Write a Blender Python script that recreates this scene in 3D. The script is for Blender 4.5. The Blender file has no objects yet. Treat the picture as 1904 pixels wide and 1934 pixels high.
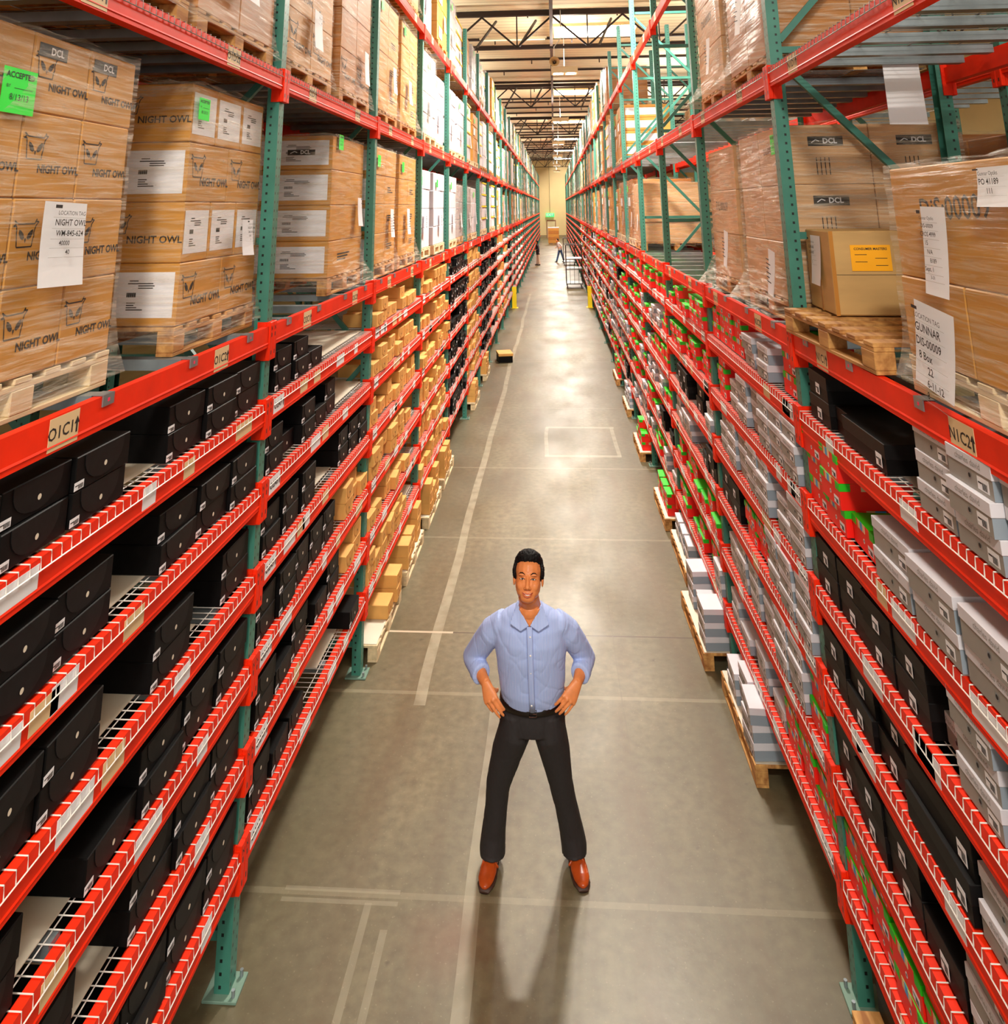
import bpy, math, random
from math import pi, sin, cos, radians
from mathutils import Vector, Matrix
sc = bpy.context.scene
random.seed(11)
# ------------------------------------------------------------ camera, world, lights, exposure
EYE = 3.70
cd = bpy.data.cameras.new('camera'); cam = bpy.data.objects.new('camera', cd); sc.collection.objects.link(cam)
YAW, PIT, ROL = -0.06319, 0.22562, 0.011775
fw = Vector((sin(YAW)*cos(PIT), cos(YAW)*cos(PIT), sin(PIT)))
rt = Vector((cos(YAW), -sin(YAW), 0)); dn = fw.cross(rt)
r2 = rt*cos(ROL) + dn*sin(ROL); d2 = -rt*sin(ROL) + dn*cos(ROL)
cam.matrix_world = Matrix(((r2.x, -d2.x, -fw.x, 0), (r2.y, -d2.y, -fw.y, 0), (r2.z, -d2.z, -fw.z, EYE), (0, 0, 0, 1)))
cd.sensor_fit = 'AUTO'; cd.sensor_width = 36; cd.lens = 1400/1934*36
cd.shift_y = -(967-70.0)/1934; cd.clip_start = .05; cd.clip_end = 300
sc.camera = cam
w = bpy.data.worlds.new('world'); sc.world = w; w.use_nodes = True
w.node_tree.nodes['Background'].inputs[0].default_value = (1.0, .95, .88, 1)
w.node_tree.nodes['Background'].inputs[1].default_value = .75
vs = sc.view_settings; vs.view_transform = 'Standard'; vs.look = 'None'; vs.exposure = 0.22; vs.gamma = 1; vs.use_curve_mapping = False
try:
    sc.cycles.use_denoising = True; sc.cycles.max_bounces = 6; sc.cycles.transparent_max_bounces = 10; sc.cycles.use_adaptive_sampling = True; sc.cycles.adaptive_threshold = .035
    sc.cycles.sample_clamp_indirect = 6
except Exception: pass
def area(name, loc, sx, sy, energy, col=(1, .92, .8), rot=(0, 0, 0)):
    l = bpy.data.lights.new(name, 'AREA'); l.shape = 'RECTANGLE'; l.size = sx; l.size_y = sy; l.energy = energy; l.color = col
    o = bpy.data.objects.new(name, l); o.location = loc; o.rotation_euler = rot; sc.collection.objects.link(o); return o
LAMPS = [(-.2, -2.5), (.45, 11.0), (.42, 22.4), (.4, 35.6), (.38, 48.9), (.38, 62), (.38, 75.3), (.38, 87.5)]  # first and last lamps added to brighten the camera end and far wall
LAMP_E = [460, 560, 640, 640, 640, 640, 640, 500]
for (lx, ly), e in zip(LAMPS, LAMP_E): area('high_bay_light', (lx, ly, 7.58), .62, .3, e)
for (lx, ly), e in zip(LAMPS[1:], LAMP_E[1:]): area('ceiling_fill_uplight', (lx, ly, 7.9), .5, .3, 70, rot=(pi, 0, 0))  # uplights added at the lamps to brighten the ceiling
for ly in (11, 20, 29, 38, 47, 56, 65, 74, 83):
    for lx in (-5.2, 5.4): area('side_ceiling_fill', (lx, ly, 7.0), 1.2, .6, 190, rot=(pi, 0, 0))  # added fill without fixtures, brightens the ceiling from both sides
area('overhead_fill', (1.3, -6.5, 9.1), 6, 8, 1000, (1, .95, .86))  # broad fill added high behind the camera, no skylight modelled there
area('overhead_fill', (1.3, 10.5, 9.1), 2.4, 1.6, 420, (1, .97, .92))  # added overhead fill, no skylight panel above it
# ------------------------------------------------------------ helpers
C = sc.collection
ORD = ['nearest', 'second', 'third', 'fourth', 'fifth', 'sixth', 'seventh', 'eighth', 'ninth', 'tenth', 'eleventh', 'twelfth', 'thirteenth', 'fourteenth', 'fifteenth', 'sixteenth', 'seventeenth', 'eighteenth', 'nineteenth', 'twentieth'] + ['%dth' % i for i in range(21, 60)]
def mat(name, col, rough=.6, metal=0., noise=0, nscale=8, emit=0, emcol=None, spec=.5, bump=0, stretch=(1, 1, 1), coat=0, col2=None):
    m = bpy.data.materials.new(name); m.use_nodes = True; nt = m.node_tree; b = nt.nodes['Principled BSDF']
    b.inputs['Base Color'].default_value = (*col, 1); b.inputs['Roughness'].default_value = rough; b.inputs['Metallic'].default_value = metal
    b.inputs['Specular IOR Level'].default_value = spec; b.inputs['Coat Weight'].default_value = coat
    if emit: b.inputs['Emission Color'].default_value = (*(emcol or col), 1); b.inputs['Emission Strength'].default_value = emit
    if noise or bump:
        tc = nt.nodes.new('ShaderNodeTexCoord'); mp = nt.nodes.new('ShaderNodeMapping'); mp.inputs['Scale'].default_value = stretch
        oi = nt.nodes.new('ShaderNodeObjectInfo'); ad = nt.nodes.new('ShaderNodeVectorMath'); ad.operation = 'ADD'
        sc3 = nt.nodes.new('ShaderNodeMath'); sc3.operation = 'MULTIPLY'; sc3.inputs[1].default_value = 37.0
        nt.links.new(oi.outputs['Random'], sc3.inputs[0])
        nt.links.new(tc.outputs['Object'], ad.inputs[0]); nt.links.new(sc3.outputs[0], ad.inputs[1]); nt.links.new(ad.outputs[0], mp.inputs[0])
        n = nt.nodes.new('ShaderNodeTexNoise'); n.inputs['Scale'].default_value = nscale; n.inputs['Detail'].default_value = 5
        nt.links.new(mp.outputs[0], n.inputs['Vector'])
        if noise:
            r = nt.nodes.new('ShaderNodeValToRGB'); r.color_ramp.elements[0].position = .3; r.color_ramp.elements[1].position = .72
            c0 = col2 or tuple(c*(1-noise) for c in col); c1 = tuple(min(1, c*(1+noise*.6)) for c in col)
            r.color_ramp.elements[0].color = (*c0, 1); r.color_ramp.elements[1].color = (*c1, 1)
            nt.links.new(n.outputs['Fac'], r.inputs[0]); nt.links.new(r.outputs[0], b.inputs['Base Color'])
        if bump:
            bp = nt.nodes.new('ShaderNodeBump'); bp.inputs['Strength'].default_value = bump; bp.inputs['Distance'].default_value = .01
            nt.links.new(n.outputs['Fac'], bp.inputs['Height']); nt.links.new(bp.outputs[0], b.inputs['Normal'])
    return m
def srgb(r, g, b):
    f = lambda c: ((c/255+.055)/1.055)**2.4 if c > 10 else c/255/12.92
    return (f(r), f(g), f(b))
class MB:
    def __init__(s): s.v = []; s.f = []; s.m = []; s.M = Matrix.Identity(4)
    def add(s, vs_, fs, m=0):
        n = len(s.v); s.v += [tuple(s.M @ Vector(p)) for p in vs_]; s.f += [tuple(n+i for i in f) for f in fs]; s.m += [m]*len(fs)
        return s
    def box(s, x0, x1, y0, y1, z0, z1, m=0):
        return s.add([(x0, y0, z0), (x1, y0, z0), (x1, y1, z0), (x0, y1, z0), (x0, y0, z1), (x1, y0, z1), (x1, y1, z1), (x0, y1, z1)],
              [(0, 3, 2, 1), (4, 5, 6, 7), (0, 1, 5, 4), (1, 2, 6, 5), (2, 3, 7, 6), (3, 0, 4, 7)], m)
    def cbox(s, x0, x1, y0, y1, z0, z1, c=.004, m=0):
        xs, ys, zs = (x0, x1), (y0, y1), (z0, z1); v = []; idx = {}
        for i in (0, 1):
            for j in (0, 1):
                for k in (0, 1):
                    sx, sy, sz = (1, -1)[i]*c, (1, -1)[j]*c, (1, -1)[k]*c
                    for a, d in enumerate(((0, sy, sz), (sx, 0, sz), (sx, sy, 0))):
                        idx[i, j, k, a] = len(v); v.append((xs[i]+d[0], ys[j]+d[1], zs[k]+d[2]))
        f = []
        for i in (0, 1): q = [idx[i, 0, 0, 0], idx[i, 1, 0, 0], idx[i, 1, 1, 0], idx[i, 0, 1, 0]]; f.append(q if i else q[::-1])
        for j in (0, 1): q = [idx[0, j, 0, 1], idx[1, j, 0, 1], idx[1, j, 1, 1], idx[0, j, 1, 1]]; f.append(q[::-1] if j else q)
        for k in (0, 1): q = [idx[0, 0, k, 2], idx[1, 0, k, 2], idx[1, 1, k, 2], idx[0, 1, k, 2]]; f.append(q if k else q[::-1])
        for i in (0, 1):
            for j in (0, 1): f.append([idx[i, j, 0, 0], idx[i, j, 1, 0], idx[i, j, 1, 1], idx[i, j, 0, 1]])
            for k in (0, 1): f.append([idx[i, 0, k, 0], idx[i, 1, k, 0], idx[i, 1, k, 2], idx[i, 0, k, 2]])
        for j in (0, 1):
            for k in (0, 1): f.append([idx[0, j, k, 1], idx[1, j, k, 1], idx[1, j, k, 2], idx[0, j, k, 2]])
        for i in (0, 1):
            for j in (0, 1):
                for k in (0, 1): f.append([idx[i, j, k, a] for a in range(3)])
        return s.add(v, f, m)
    def tube(s, pts, r, n=6, m=0, caps=True):
        pts = [Vector(p) for p in pts]; v = []; f = []
        for i, p in enumerate(pts):
            t = (pts[min(i+1, len(pts)-1)] - pts[max(i-1, 0)]).normalized()
            a = t.cross(Vector((0, 0, 1)) if abs(t.z) < .9 else Vector((1, 0, 0))).normalized(); b = t.cross(a)
            rr = r[i] if isinstance(r, (list, tuple)) else r
            for k in range(n): v.append(p + a*cos(2*pi*k/n)*rr + b*sin(2*pi*k/n)*rr)
            if i:
                for k in range(n): f.append(((i-1)*n+k, (i-1)*n+(k+1) % n, i*n+(k+1) % n, i*n+k))
        if caps: f.append(tuple(range(n))); f.append(tuple(range((len(pts)-1)*n, len(pts)*n)))
        return s.add(v, f, m)
    def bar(s, a, b, wx, wy, m=0, up=(0, 0, 1)):   # rectangular bar a->b
        a, b = Vector(a), Vector(b); t = (b-a).normalized(); u = Vector(up)
        if abs(t.dot(u)) > .98: u = Vector((0, 1, 0))
        p = t.cross(u).normalized()*wx/2; q = t.cross(p).normalized()*wy/2
        v = [a-p-q, a+p-q, a+p+q, a-p+q, b-p-q, b+p-q, b+p+q, b-p+q]
        return s.add(v, [(0, 1, 2, 3), (7, 6, 5, 4), (0, 4, 5, 1), (1, 5, 6, 2), (2, 6, 7, 3), (3, 7, 4, 0)], m)
    def disc(s, c, r, n=16, m=0, ax='y', sgn=-1):
        v = []
        for k in range(n):
            a = 2*pi*k/n
            v.append({'y': (c[0]+cos(a)*r, c[1], c[2]+sin(a)*r), 'z': (c[0]+cos(a)*r, c[1]+sin(a)*r, c[2]), 'x': (c[0], c[1]+cos(a)*r, c[2]+sin(a)*r)}[ax])
        return s.add(v, [tuple(range(n))], m)
    def poly(s, pts, d=.001, m=0):     # xz outline at y=0 extruded to y=-d
        n = len(pts); v = [(x, 0, z) for x, z in pts] + [(x, -d, z) for x, z in pts]
        f = [tuple(range(n))[::-1], tuple(range(n, 2*n))] + [(i, (i+1) % n, n+(i+1) % n, n+i) for i in range(n)]
        return s.add(v, f, m)
    def text(s, string, size, x, y, z, m=1, align='CENTER', face='y', bold=0, tilt=0, d=.0006):
        vs_, fs = textgeo(string, bold, align); R = Matrix.Rotation(tilt, 4, 'Y'); out = []
        for a, b in vs_:
            p = R @ Vector((a*size, 0, b*size))
            if face == 'y': out.append((x+p.x, y-d, z+p.z))
            elif face == 'x-': out.append((x-d, y-p.x, z+p.z))
            elif face == 'x+': out.append((x+d, y+p.x, z+p.z))
        return s.add(out, fs, m)
    def build(s, name, mats, parent=None, smooth=False):
        me = bpy.data.meshes.new(name); me.from_pydata(s.v, [], s.f)
        for m in (mats if isinstance(mats, (list, tuple)) else [mats]): me.materials.append(m)
        me.polygons.foreach_set('material_index', s.m)
        if smooth: me.polygons.foreach_set('use_smooth', [True]*len(s.f))
        me.update()
        o = bpy.data.objects.new(name, me); C.objects.link(o)
        if parent: o.parent = parent
        return o
_tc = {}; T2 = bpy.data.scenes.new('type_bench')
def textgeo(string, bold=0, align='CENTER'):
    k = (string, bold, align)
    if k not in _tc:
        cu = bpy.data.curves.new('t', 'FONT'); cu.body = string; cu.align_x = align; cu.align_y = 'CENTER'; cu.resolution_u = 2; cu.offset = bold; cu.fill_mode = 'FRONT'
        o = bpy.data.objects.new('t', cu); T2.collection.objects.link(o); T2.view_layers[0].update(); dg = T2.view_layers[0].depsgraph
        me = bpy.data.meshes.new_from_object(o.evaluated_get(dg))
        _tc[k] = ([(v.co.x, v.co.y) for v in me.vertices], [tuple(p.vertices) for p in me.polygons])
        bpy.data.objects.remove(o); bpy.data.curves.remove(cu); bpy.data.meshes.remove(me)
    return _tc[k]
def tag(o, label=None, cat=None, group=None, kind=None):
    if label: o['label'] = label
    if cat: o['category'] = cat
    if group: o['group'] = group
    if kind: o['kind'] = kind
    return o
def empty(name, loc=(0, 0, 0), rz=0):
    o = bpy.data.objects.new(name, None); o.location = loc; o.rotation_euler = (0, 0, rz); o.empty_display_size = .1; C.objects.link(o); return o
def copy_tree(o, parent=None):
    c = o.copy(); C.objects.link(c)
    if parent: c.parent = parent
    for ch in KIDS.get(o.name, ()) : copy_tree(ch, c)
    return c
KIDS = {}
def register(root):
    def rec(o):
        KIDS[o.name] = list(o.children)
        for c in o.children: rec(c)
    rec(root); return root
PROTO_USED = set()
def inst(proto, loc, rz, label=None, group=None, cat=None):
    """first use takes the prototype itself, later ones copy it with its parts"""
    if proto.name in PROTO_USED: o = copy_tree(proto)
    else: o = proto; PROTO_USED.add(proto.name)
    o.location = loc; o.rotation_euler = (0, 0, rz); tag(o, label, cat, group); return o
# rack coordinates: local -y faces the aisle, local x runs along it
XF = {'L': -1.645, 'R': 1.314}; RZ = {'L': pi/2, 'R': -pi/2}; SIDE = {'L': 'left', 'R': 'right'}
Y0 = {'L': 4.46, 'R': 4.56}; BAY = 2.5
def P(side, y, z, back=0.): return (XF[side] + (-back if side == 'L' else back), y, z)
LV = {'L': dict(E=6.05, D=4.53, C=3.05, S=[2.64, 2.22, 1.80, 1.385, .99, .585]), 'R': dict(E=6.05, D=4.50, C=3.0, S=[2.595, 2.165, 1.76, 1.36, .945, .515])}
def bayname(b): return {-1: 'nearest', 0: 'second', 1: 'third', 2: 'fourth', 3: 'fifth'}.get(b) or ORD[b+1]
# ------------------------------------------------------------ materials
RED = mat('beam_red_paint', srgb(246, 46, 8), .5, noise=.18, nscale=5, spec=.22)
TEAL = None
def rack_green():
    m = mat('rack_green_paint', srgb(62, 128, 112), .45, noise=.16, nscale=6); nt = m.node_tree; b = nt.nodes['Principled BSDF']
    base = b.inputs['Base Color'].links[0].from_socket
    tc = nt.nodes.new('ShaderNodeTexCoord'); sp = nt.nodes.new('ShaderNodeSeparateXYZ'); nt.links.new(tc.outputs['Object'], sp.inputs[0])
    def M(op, a, b_=None, c=None):
        n = nt.nodes.new('ShaderNodeMath'); n.operation = op
        for i, x in enumerate((a, b_, c)):
            if x is None: continue
            if isinstance(x, (int, float)): n.inputs[i].default_value = x
            else: nt.links.new(x, n.inputs[i])
        return n.outputs[0]
    z = M('FRACT', M('MULTIPLY', sp.outputs[2], 1/.0508)); hz = M('LESS_THAN', M('ABSOLUTE', M('SUBTRACT', z, .5)), .14)
    a = M('LESS_THAN', M('ABSOLUTE', M('ADD', sp.outputs[1], -.0475)), .0065); c_ = M('LESS_THAN', M('ABSOLUTE', M('SUBTRACT', M('ABSOLUTE', sp.outputs[0]), .022)), .005)
    side_ = M('GREATER_THAN', M('ABSOLUTE', sp.outputs[0]), .0395); fr = M('LESS_THAN', sp.outputs[1], .0005)
    h = M('MULTIPLY', hz, M('MAXIMUM', M('MULTIPLY', side_, a), M('MULTIPLY', fr, c_)))
    mx = nt.nodes.new('ShaderNodeMix'); mx.data_type = 'RGBA'; nt.links.new(h, mx.inputs['Factor']); nt.links.new(base, mx.inputs['A']); mx.inputs['B'].default_value = (.004, .008, .007, 1)
    nt.links.new(mx.outputs['Result'], b.inputs['Base Color']); return m
TEAL = rack_green()
TEALP = mat('green_paint_plain', srgb(58, 122, 108), .45, noise=.14, nscale=6)
ZINC = mat('galvanised_steel', srgb(150, 160, 165), .38, .6, noise=.2, nscale=9)
WIRE = mat('white_wire', srgb(225, 222, 215), .4)
GWIRE = mat('zinc_wire', srgb(150, 150, 150), .35, .6)
PAPER = mat('white_paper', srgb(235, 235, 240), .6)
BEIGE = mat('beige_label', srgb(226, 196, 150), .6)
INK = mat('black_ink', (.012, .01, .01), .6)
BROWNINK = mat('brown_print', srgb(34, 18, 12), .7)
LINER = mat('pale_liner_board', srgb(222, 212, 192), .7, noise=.1, nscale=3)
GLINER = mat('grey_liner_board', srgb(150, 142, 135), .7, noise=.12, nscale=3)
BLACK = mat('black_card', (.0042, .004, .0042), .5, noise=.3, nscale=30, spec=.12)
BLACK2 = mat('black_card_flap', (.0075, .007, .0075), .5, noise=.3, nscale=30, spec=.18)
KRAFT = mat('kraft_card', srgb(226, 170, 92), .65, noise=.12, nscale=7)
KRAFTD = mat('kraft_card_dark', srgb(206, 148, 74), .65, noise=.12, nscale=7)  # darker kraft tone for the tuck flaps
CARTON = mat('corrugated_card', srgb(206, 146, 62), .6, noise=.13, nscale=3, stretch=(1, 1, 5))
CARTON2 = mat('corrugated_card_brown', srgb(186, 120, 48), .55, noise=.16, nscale=3, stretch=(1, 1, 6))
CARTON3 = mat('corrugated_card_pale', srgb(214, 168, 120), .5, noise=.2, nscale=4, stretch=(1, 1, 4))
WHITEC = mat('white_card', srgb(222, 218, 226), .5, noise=.07, nscale=5)
GREYW = mat('grey_wrapped_card', srgb(178, 172, 176), .45, noise=.16, nscale=6)
LIDW = mat('white_box_lid', srgb(214, 212, 220), .5, noise=.06, nscale=6)
BODYG = mat('grey_box_body', srgb(150, 146, 140), .55, noise=.08, nscale=6)
BODYB = mat('blue_grey_box_side', srgb(140, 152, 164), .55)
REDB = mat('red_box_card', srgb(245, 24, 10), .5)
GREENB = mat('green_box_card', srgb(40, 190, 20), .5)
SKYB = mat('sky_blue_print', srgb(70, 160, 225), .5)
NEONG = mat('neon_green_tag', srgb(20, 250, 60), .5)
ORANGE = mat('orange_label', srgb(255, 178, 20), .5)
PINK = mat('pink_tag', srgb(250, 40, 90), .5)
YELL = mat('yellow_paint', srgb(250, 220, 20), .5)
CARTOND = mat('dull_card', srgb(196, 158, 100), .65, noise=.1, nscale=3, stretch=(1, 1, 5))
WOOD = mat('pallet_wood', srgb(206, 158, 92), .75, noise=.3, nscale=4, stretch=(1, 6, 6), col2=srgb(150, 95, 45))
WOODP = mat('pale_pallet_wood', srgb(222, 200, 160), .75, noise=.22, nscale=4, stretch=(1, 6, 6))
DARKST = mat('dark_brown_steel', srgb(48, 30, 24), .5)
TAPE = mat('clear_tape', srgb(190, 130, 62), .25, noise=.1, nscale=5)
def wrap_mat(name='stretch_film', hi=.62, lo=.05):
    m = bpy.data.materials.new(name); m.use_nodes = True; nt = m.node_tree; N = nt.nodes; N.clear()
    out = N.new('ShaderNodeOutputMaterial'); tr = N.new('ShaderNodeBsdfTransparent'); gl = N.new('ShaderNodeBsdfPrincipled'); mx = N.new('ShaderNodeMixShader')
    gl.inputs['Base Color'].default_value = (.8, .7, .56, 1); gl.inputs['Roughness'].default_value = .22
    tc = N.new('ShaderNodeTexCoord'); mp = N.new('ShaderNodeMapping'); mp.inputs['Scale'].default_value = (1.2, 1.2, 22); mp.inputs['Rotation'].default_value = (.12, .15, 0)
    n = N.new('ShaderNodeTexNoise'); n.inputs['Scale'].default_value = 2.2; n.inputs['Detail'].default_value = 6; n.inputs['Roughness'].default_value = .7; n.inputs['Distortion'].default_value = .6
    r = N.new('ShaderNodeValToRGB'); r.color_ramp.elements[0].position = .44; r.color_ramp.elements[0].color = (.05, .02, .02, 1); r.color_ramp.elements[1].position = .78; r.color_ramp.elements[1].color = (hi, hi, hi, 1)
    b = N.new('ShaderNodeBump'); b.inputs['Strength'].default_value = .5; b.inputs['Distance'].default_value = .02
    L = nt.links.new; L(tc.outputs['Object'], mp.inputs[0]); L(mp.outputs[0], n.inputs[0]); L(n.outputs['Fac'], r.inputs[0]); L(r.outputs[0], mx.inputs[0]); L(n.outputs['Fac'], b.inputs['Height']); L(b.outputs[0], gl.inputs['Normal'])
    L(tr.outputs[0], mx.inputs[1]); L(gl.outputs[0], mx.inputs[2]); L(mx.outputs[0], out.inputs[0]); return m
FILM = wrap_mat(); FILM2 = wrap_mat('milky_stretch_film', .85, .22)
# ------------------------------------------------------------ floor
def floor_mat():
    m = bpy.data.materials.new('sealed_concrete'); m.use_nodes = True; nt = m.node_tree; N = nt.nodes; L = nt.links.new; b = N['Principled BSDF']
    tc = N.new('ShaderNodeTexCoord'); sp = N.new('ShaderNodeSeparateXYZ'); L(tc.outputs['Object'], sp.inputs[0])
    def noise(scale, det=6, st=(1, 1, 1), dist=0):
        mp = N.new('ShaderNodeMapping'); mp.inputs['Scale'].default_value = st; L(tc.outputs['Object'], mp.inputs[0])
        n = N.new('ShaderNodeTexNoise'); n.inputs['Scale'].default_value = scale; n.inputs['Detail'].default_value = det; n.inputs['Distortion'].default_value = dist; L(mp.outputs[0], n.inputs[0]); return n.outputs['Fac']
    def ramp(src, p0, c0, p1, c1):
        r = N.new('ShaderNodeValToRGB'); e = r.color_ramp.elements; e[0].position = p0; e[1].position = p1; e[0].color = (*c0, 1); e[1].color = (*c1, 1); L(src, r.inputs[0]); return r.outputs[0]
    def mix(f, a, c, mode='MIX'):
        x = N.new('ShaderNodeMix'); x.data_type = 'RGBA'; x.blend_type = mode
        if isinstance(f, float): x.inputs['Factor'].default_value = f
        else: L(f, x.inputs['Factor'])
        for s_, v in (('A', a), ('B', c)):
            if isinstance(v, tuple): x.inputs[s_].default_value = (*v, 1)
            else: L(v, x.inputs[s_])
        return x.outputs['Result']
    def M(op, a, b_=None, c=None):
        n = N.new('ShaderNodeMath'); n.operation = op
        for i, x in enumerate((a, b_, c)):
            if x is None: continue
            if isinstance(x, (int, float)): n.inputs[i].default_value = x
            else: L(x, n.inputs[i])
        return n.outputs[0]
    X, Y = sp.outputs[0], sp.outputs[1]
    c = ramp(noise(.9, 7, (1, .45, 1), .4), .3, srgb(90, 83, 60), .7, srgb(132, 123, 94))
    c = mix(ramp(noise(14, 8), .3, (0, 0, 0), .7, (.7, .7, .7)), c, srgb(84, 74, 52))
    c = mix(ramp(noise(2.2, 5, (1.6, .25, 1)), .48, (0, 0, 0), .7, (.62, .62, .62)), c, srgb(92, 72, 46))
    c = mix(ramp(noise(60, 3), .64, (0, 0, 0), .74, (.25, .25, .25)), c, srgb(176, 166, 140))
    c = mix(ramp(noise(9, 2), .735, (0, 0, 0), .8, (.5, .5, .5)), c, srgb(50, 40, 28))
    # floor colour darkened towards both racks
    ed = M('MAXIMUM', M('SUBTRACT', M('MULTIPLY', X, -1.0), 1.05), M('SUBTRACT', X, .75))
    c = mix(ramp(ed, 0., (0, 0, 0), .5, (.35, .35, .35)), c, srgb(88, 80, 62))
    wob = M('MULTIPLY', M('SUBTRACT', noise(.35, 2), .5), .12)
    def strip(x, hw, y0, y1, strength, col):
        nonlocal c
        a = M('LESS_THAN', M('ABSOLUTE', M('SUBTRACT', M('ADD', X, wob), x)), hw); a = M('MULTIPLY', a, M('GREATER_THAN', Y, y0)); a = M('MULTIPLY', a, M('LESS_THAN', Y, y1))
        c = mix(M('MULTIPLY', M('MULTIPLY', a, strength), ramp(noise(7, 4), .3, (.35,)*3, .55, (1,)*3)), c, col)
    def cross(y, hw, x0, x1, strength, col):
        nonlocal c
        a = M('LESS_THAN', M('ABSOLUTE', M('SUBTRACT', Y, y)), hw); a = M('MULTIPLY', a, M('GREATER_THAN', X, x0)); a = M('MULTIPLY', a, M('LESS_THAN', X, x1))
        c = mix(M('MULTIPLY', a, strength), c, col)
    pale = srgb(190, 184, 160)
    strip(-1.14, .045, 6.6, 34, .42, pale); strip(-.54, .045, -2, 6.6, .3, pale); strip(-1.12, .02, 1, 4.95, .2, pale); strip(-1.0, .02, 1, 4.8, .2, pale)
    for y in (4.95, 5.02): cross(y, .014, -1.6, -.95, .16, pale)
    for y in (12.45, 13.95): cross(y, .045, -.24, .92, .3, pale)
    strip(-.22, .03, 12.45, 13.95, .3, pale); strip(.88, .03, 12.45, 13.95, .3, pale)
    for y, s_ in ((5.0, .35), (6.75, .5), (9.55, .4), (11.9, .55), (15.2, .35), (19.5, .4), (25, .4), (32, .4)): cross(y, .02, -1.9, 1.6, s_*.45, srgb(176, 168, 140))
    cross(7.6, .008, -1.9, 1.6, .9, srgb(70, 52, 36)); cross(19.9, .012, -1.9, 1.6, .6, srgb(70, 52, 36)); cross(7.6, .014, -1.63, -1.0, .8, srgb(205, 190, 165))
    strip(.42, .006, -2, 40, .5, srgb(96, 84, 62))
    # rusty stain towards the camera
    d = N.new('ShaderNodeVectorMath'); d.operation = 'DISTANCE'; L(tc.outputs['Object'], d.inputs[0]); d.inputs[1].default_value = (-.62, 4.75, 0)
    c = mix(ramp(M('ADD', d.outputs['Value'], M('MULTIPLY', noise(3), .3)), .15, (.5,)*3, .42, (0,)*3), c, srgb(110, 62, 32))
    L(c, b.inputs['Base Color'])
    L(ramp(noise(1.4, 5, (1, .5, 1)), .3, (.33,)*3, .75, (.52,)*3), b.inputs['Roughness'])
    b.inputs['Specular IOR Level'].default_value = .5
    bu = N.new('ShaderNodeBump'); bu.inputs['Strength'].default_value = .12; bu.inputs['Distance'].default_value = .004; L(noise(30, 4), bu.inputs['Height']); L(bu.outputs[0], b.inputs['Normal'])
    return m
tag(MB().add([(-14, -9, 0), (16, -9, 0), (16, 93, 0), (-14, 93, 0)], [(0, 1, 2, 3)]).box(-14, 16, -9, 93, -.2, -.001).build('floor', floor_mat()), kind='structure')
# ------------------------------------------------------------ far wall, ceiling
WALL = mat('tilt_up_wall_paint', srgb(222, 198, 146), .8, noise=.08, nscale=.5)
MB_ = MB(); MB_.box(-14, 16, 92.8, 93, 0, 9.6)
tag(MB_.build('wall_far', WALL), kind='structure')
tag(MB().box(-14.2, -14, -9, 93, 0, 9.6).build('wall_left', WALL), kind='structure'); tag(MB().box(16, 16.2, -9, 93, 0, 9.6).build('wall_right', WALL), kind='structure')
tag(MB().box(-14, 16, 92.74, 92.8, 0, .35).build('baseboard_far', mat('wall_base_paint', srgb(150, 132, 100), .8)), kind='structure')
def ceil_mat():
    m = mat('ribbed_roof_deck', srgb(206, 184, 140), .7); nt = m.node_tree; N = nt.nodes; L = nt.links.new; b = N['Principled BSDF']
    tc = N.new('ShaderNodeTexCoord'); sp = N.new('ShaderNodeSeparateXYZ'); L(tc.outputs['Object'], sp.inputs[0])
    q = N.new('ShaderNodeMath'); q.operation = 'FRACT'; mu = N.new('ShaderNodeMath'); mu.operation = 'MULTIPLY'; mu.inputs[1].default_value = 2.6; L(sp.outputs[1], mu.inputs[0]); L(mu.outputs[0], q.inputs[0])
    r = N.new('ShaderNodeValToRGB'); e = r.color_ramp.elements; e[0].position = .0; e[0].color = (*srgb(176, 152, 112), 1); e[1].position = .16; e[1].color = (*srgb(250, 236, 200), 1)
    L(q.outputs[0], r.inputs[0]); L(r.outputs[0], b.inputs['Base Color']); return m
tag(MB().box(-14, 16, -9, 93, 9.32, 9.45).build('ceiling', ceil_mat()), kind='structure')
for i in range(7):                       # trusses across the aisle
    y = 20.3 + 12.8*i - 12.8
    if y < 8 and i: continue
    t = MB(); t.box(-12, 14, y-.06, y+.06, 8.96, 9.1); t.box(-12, 14, y-.05, y+.05, 8.0, 8.065)
    x = .07 - 1.98*5
    while x < 13:
        if x > -12:
            t.bar((x, y, 8.95), (x-.99, y, 8.06), .05, .05); t.bar((x, y, 8.95), (x+.99, y, 8.06), .05, .05)
        t.bar((x+.99, y, 8.05), (x+.99, y, 9.0), .035, .035); x += 1.98
    tag(t.build('roof_truss', DARKST), 'dark steel roof truss spanning the aisle, %s from the camera' % ORD[i], 'truss', 'steel trusses under the roof')
t = MB(); t.box(.03, .06, 7, 92, 8.6, 9.1); t.box(-.0, .09, 7, 92, 8.56, 8.6); t.box(-.0, .09, 7, 92, 9.06, 9.1)
tag(t.build('roof_girder', DARKST), 'long dark brown girder running down the middle of the roof', 'girder')
n = 0
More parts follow.
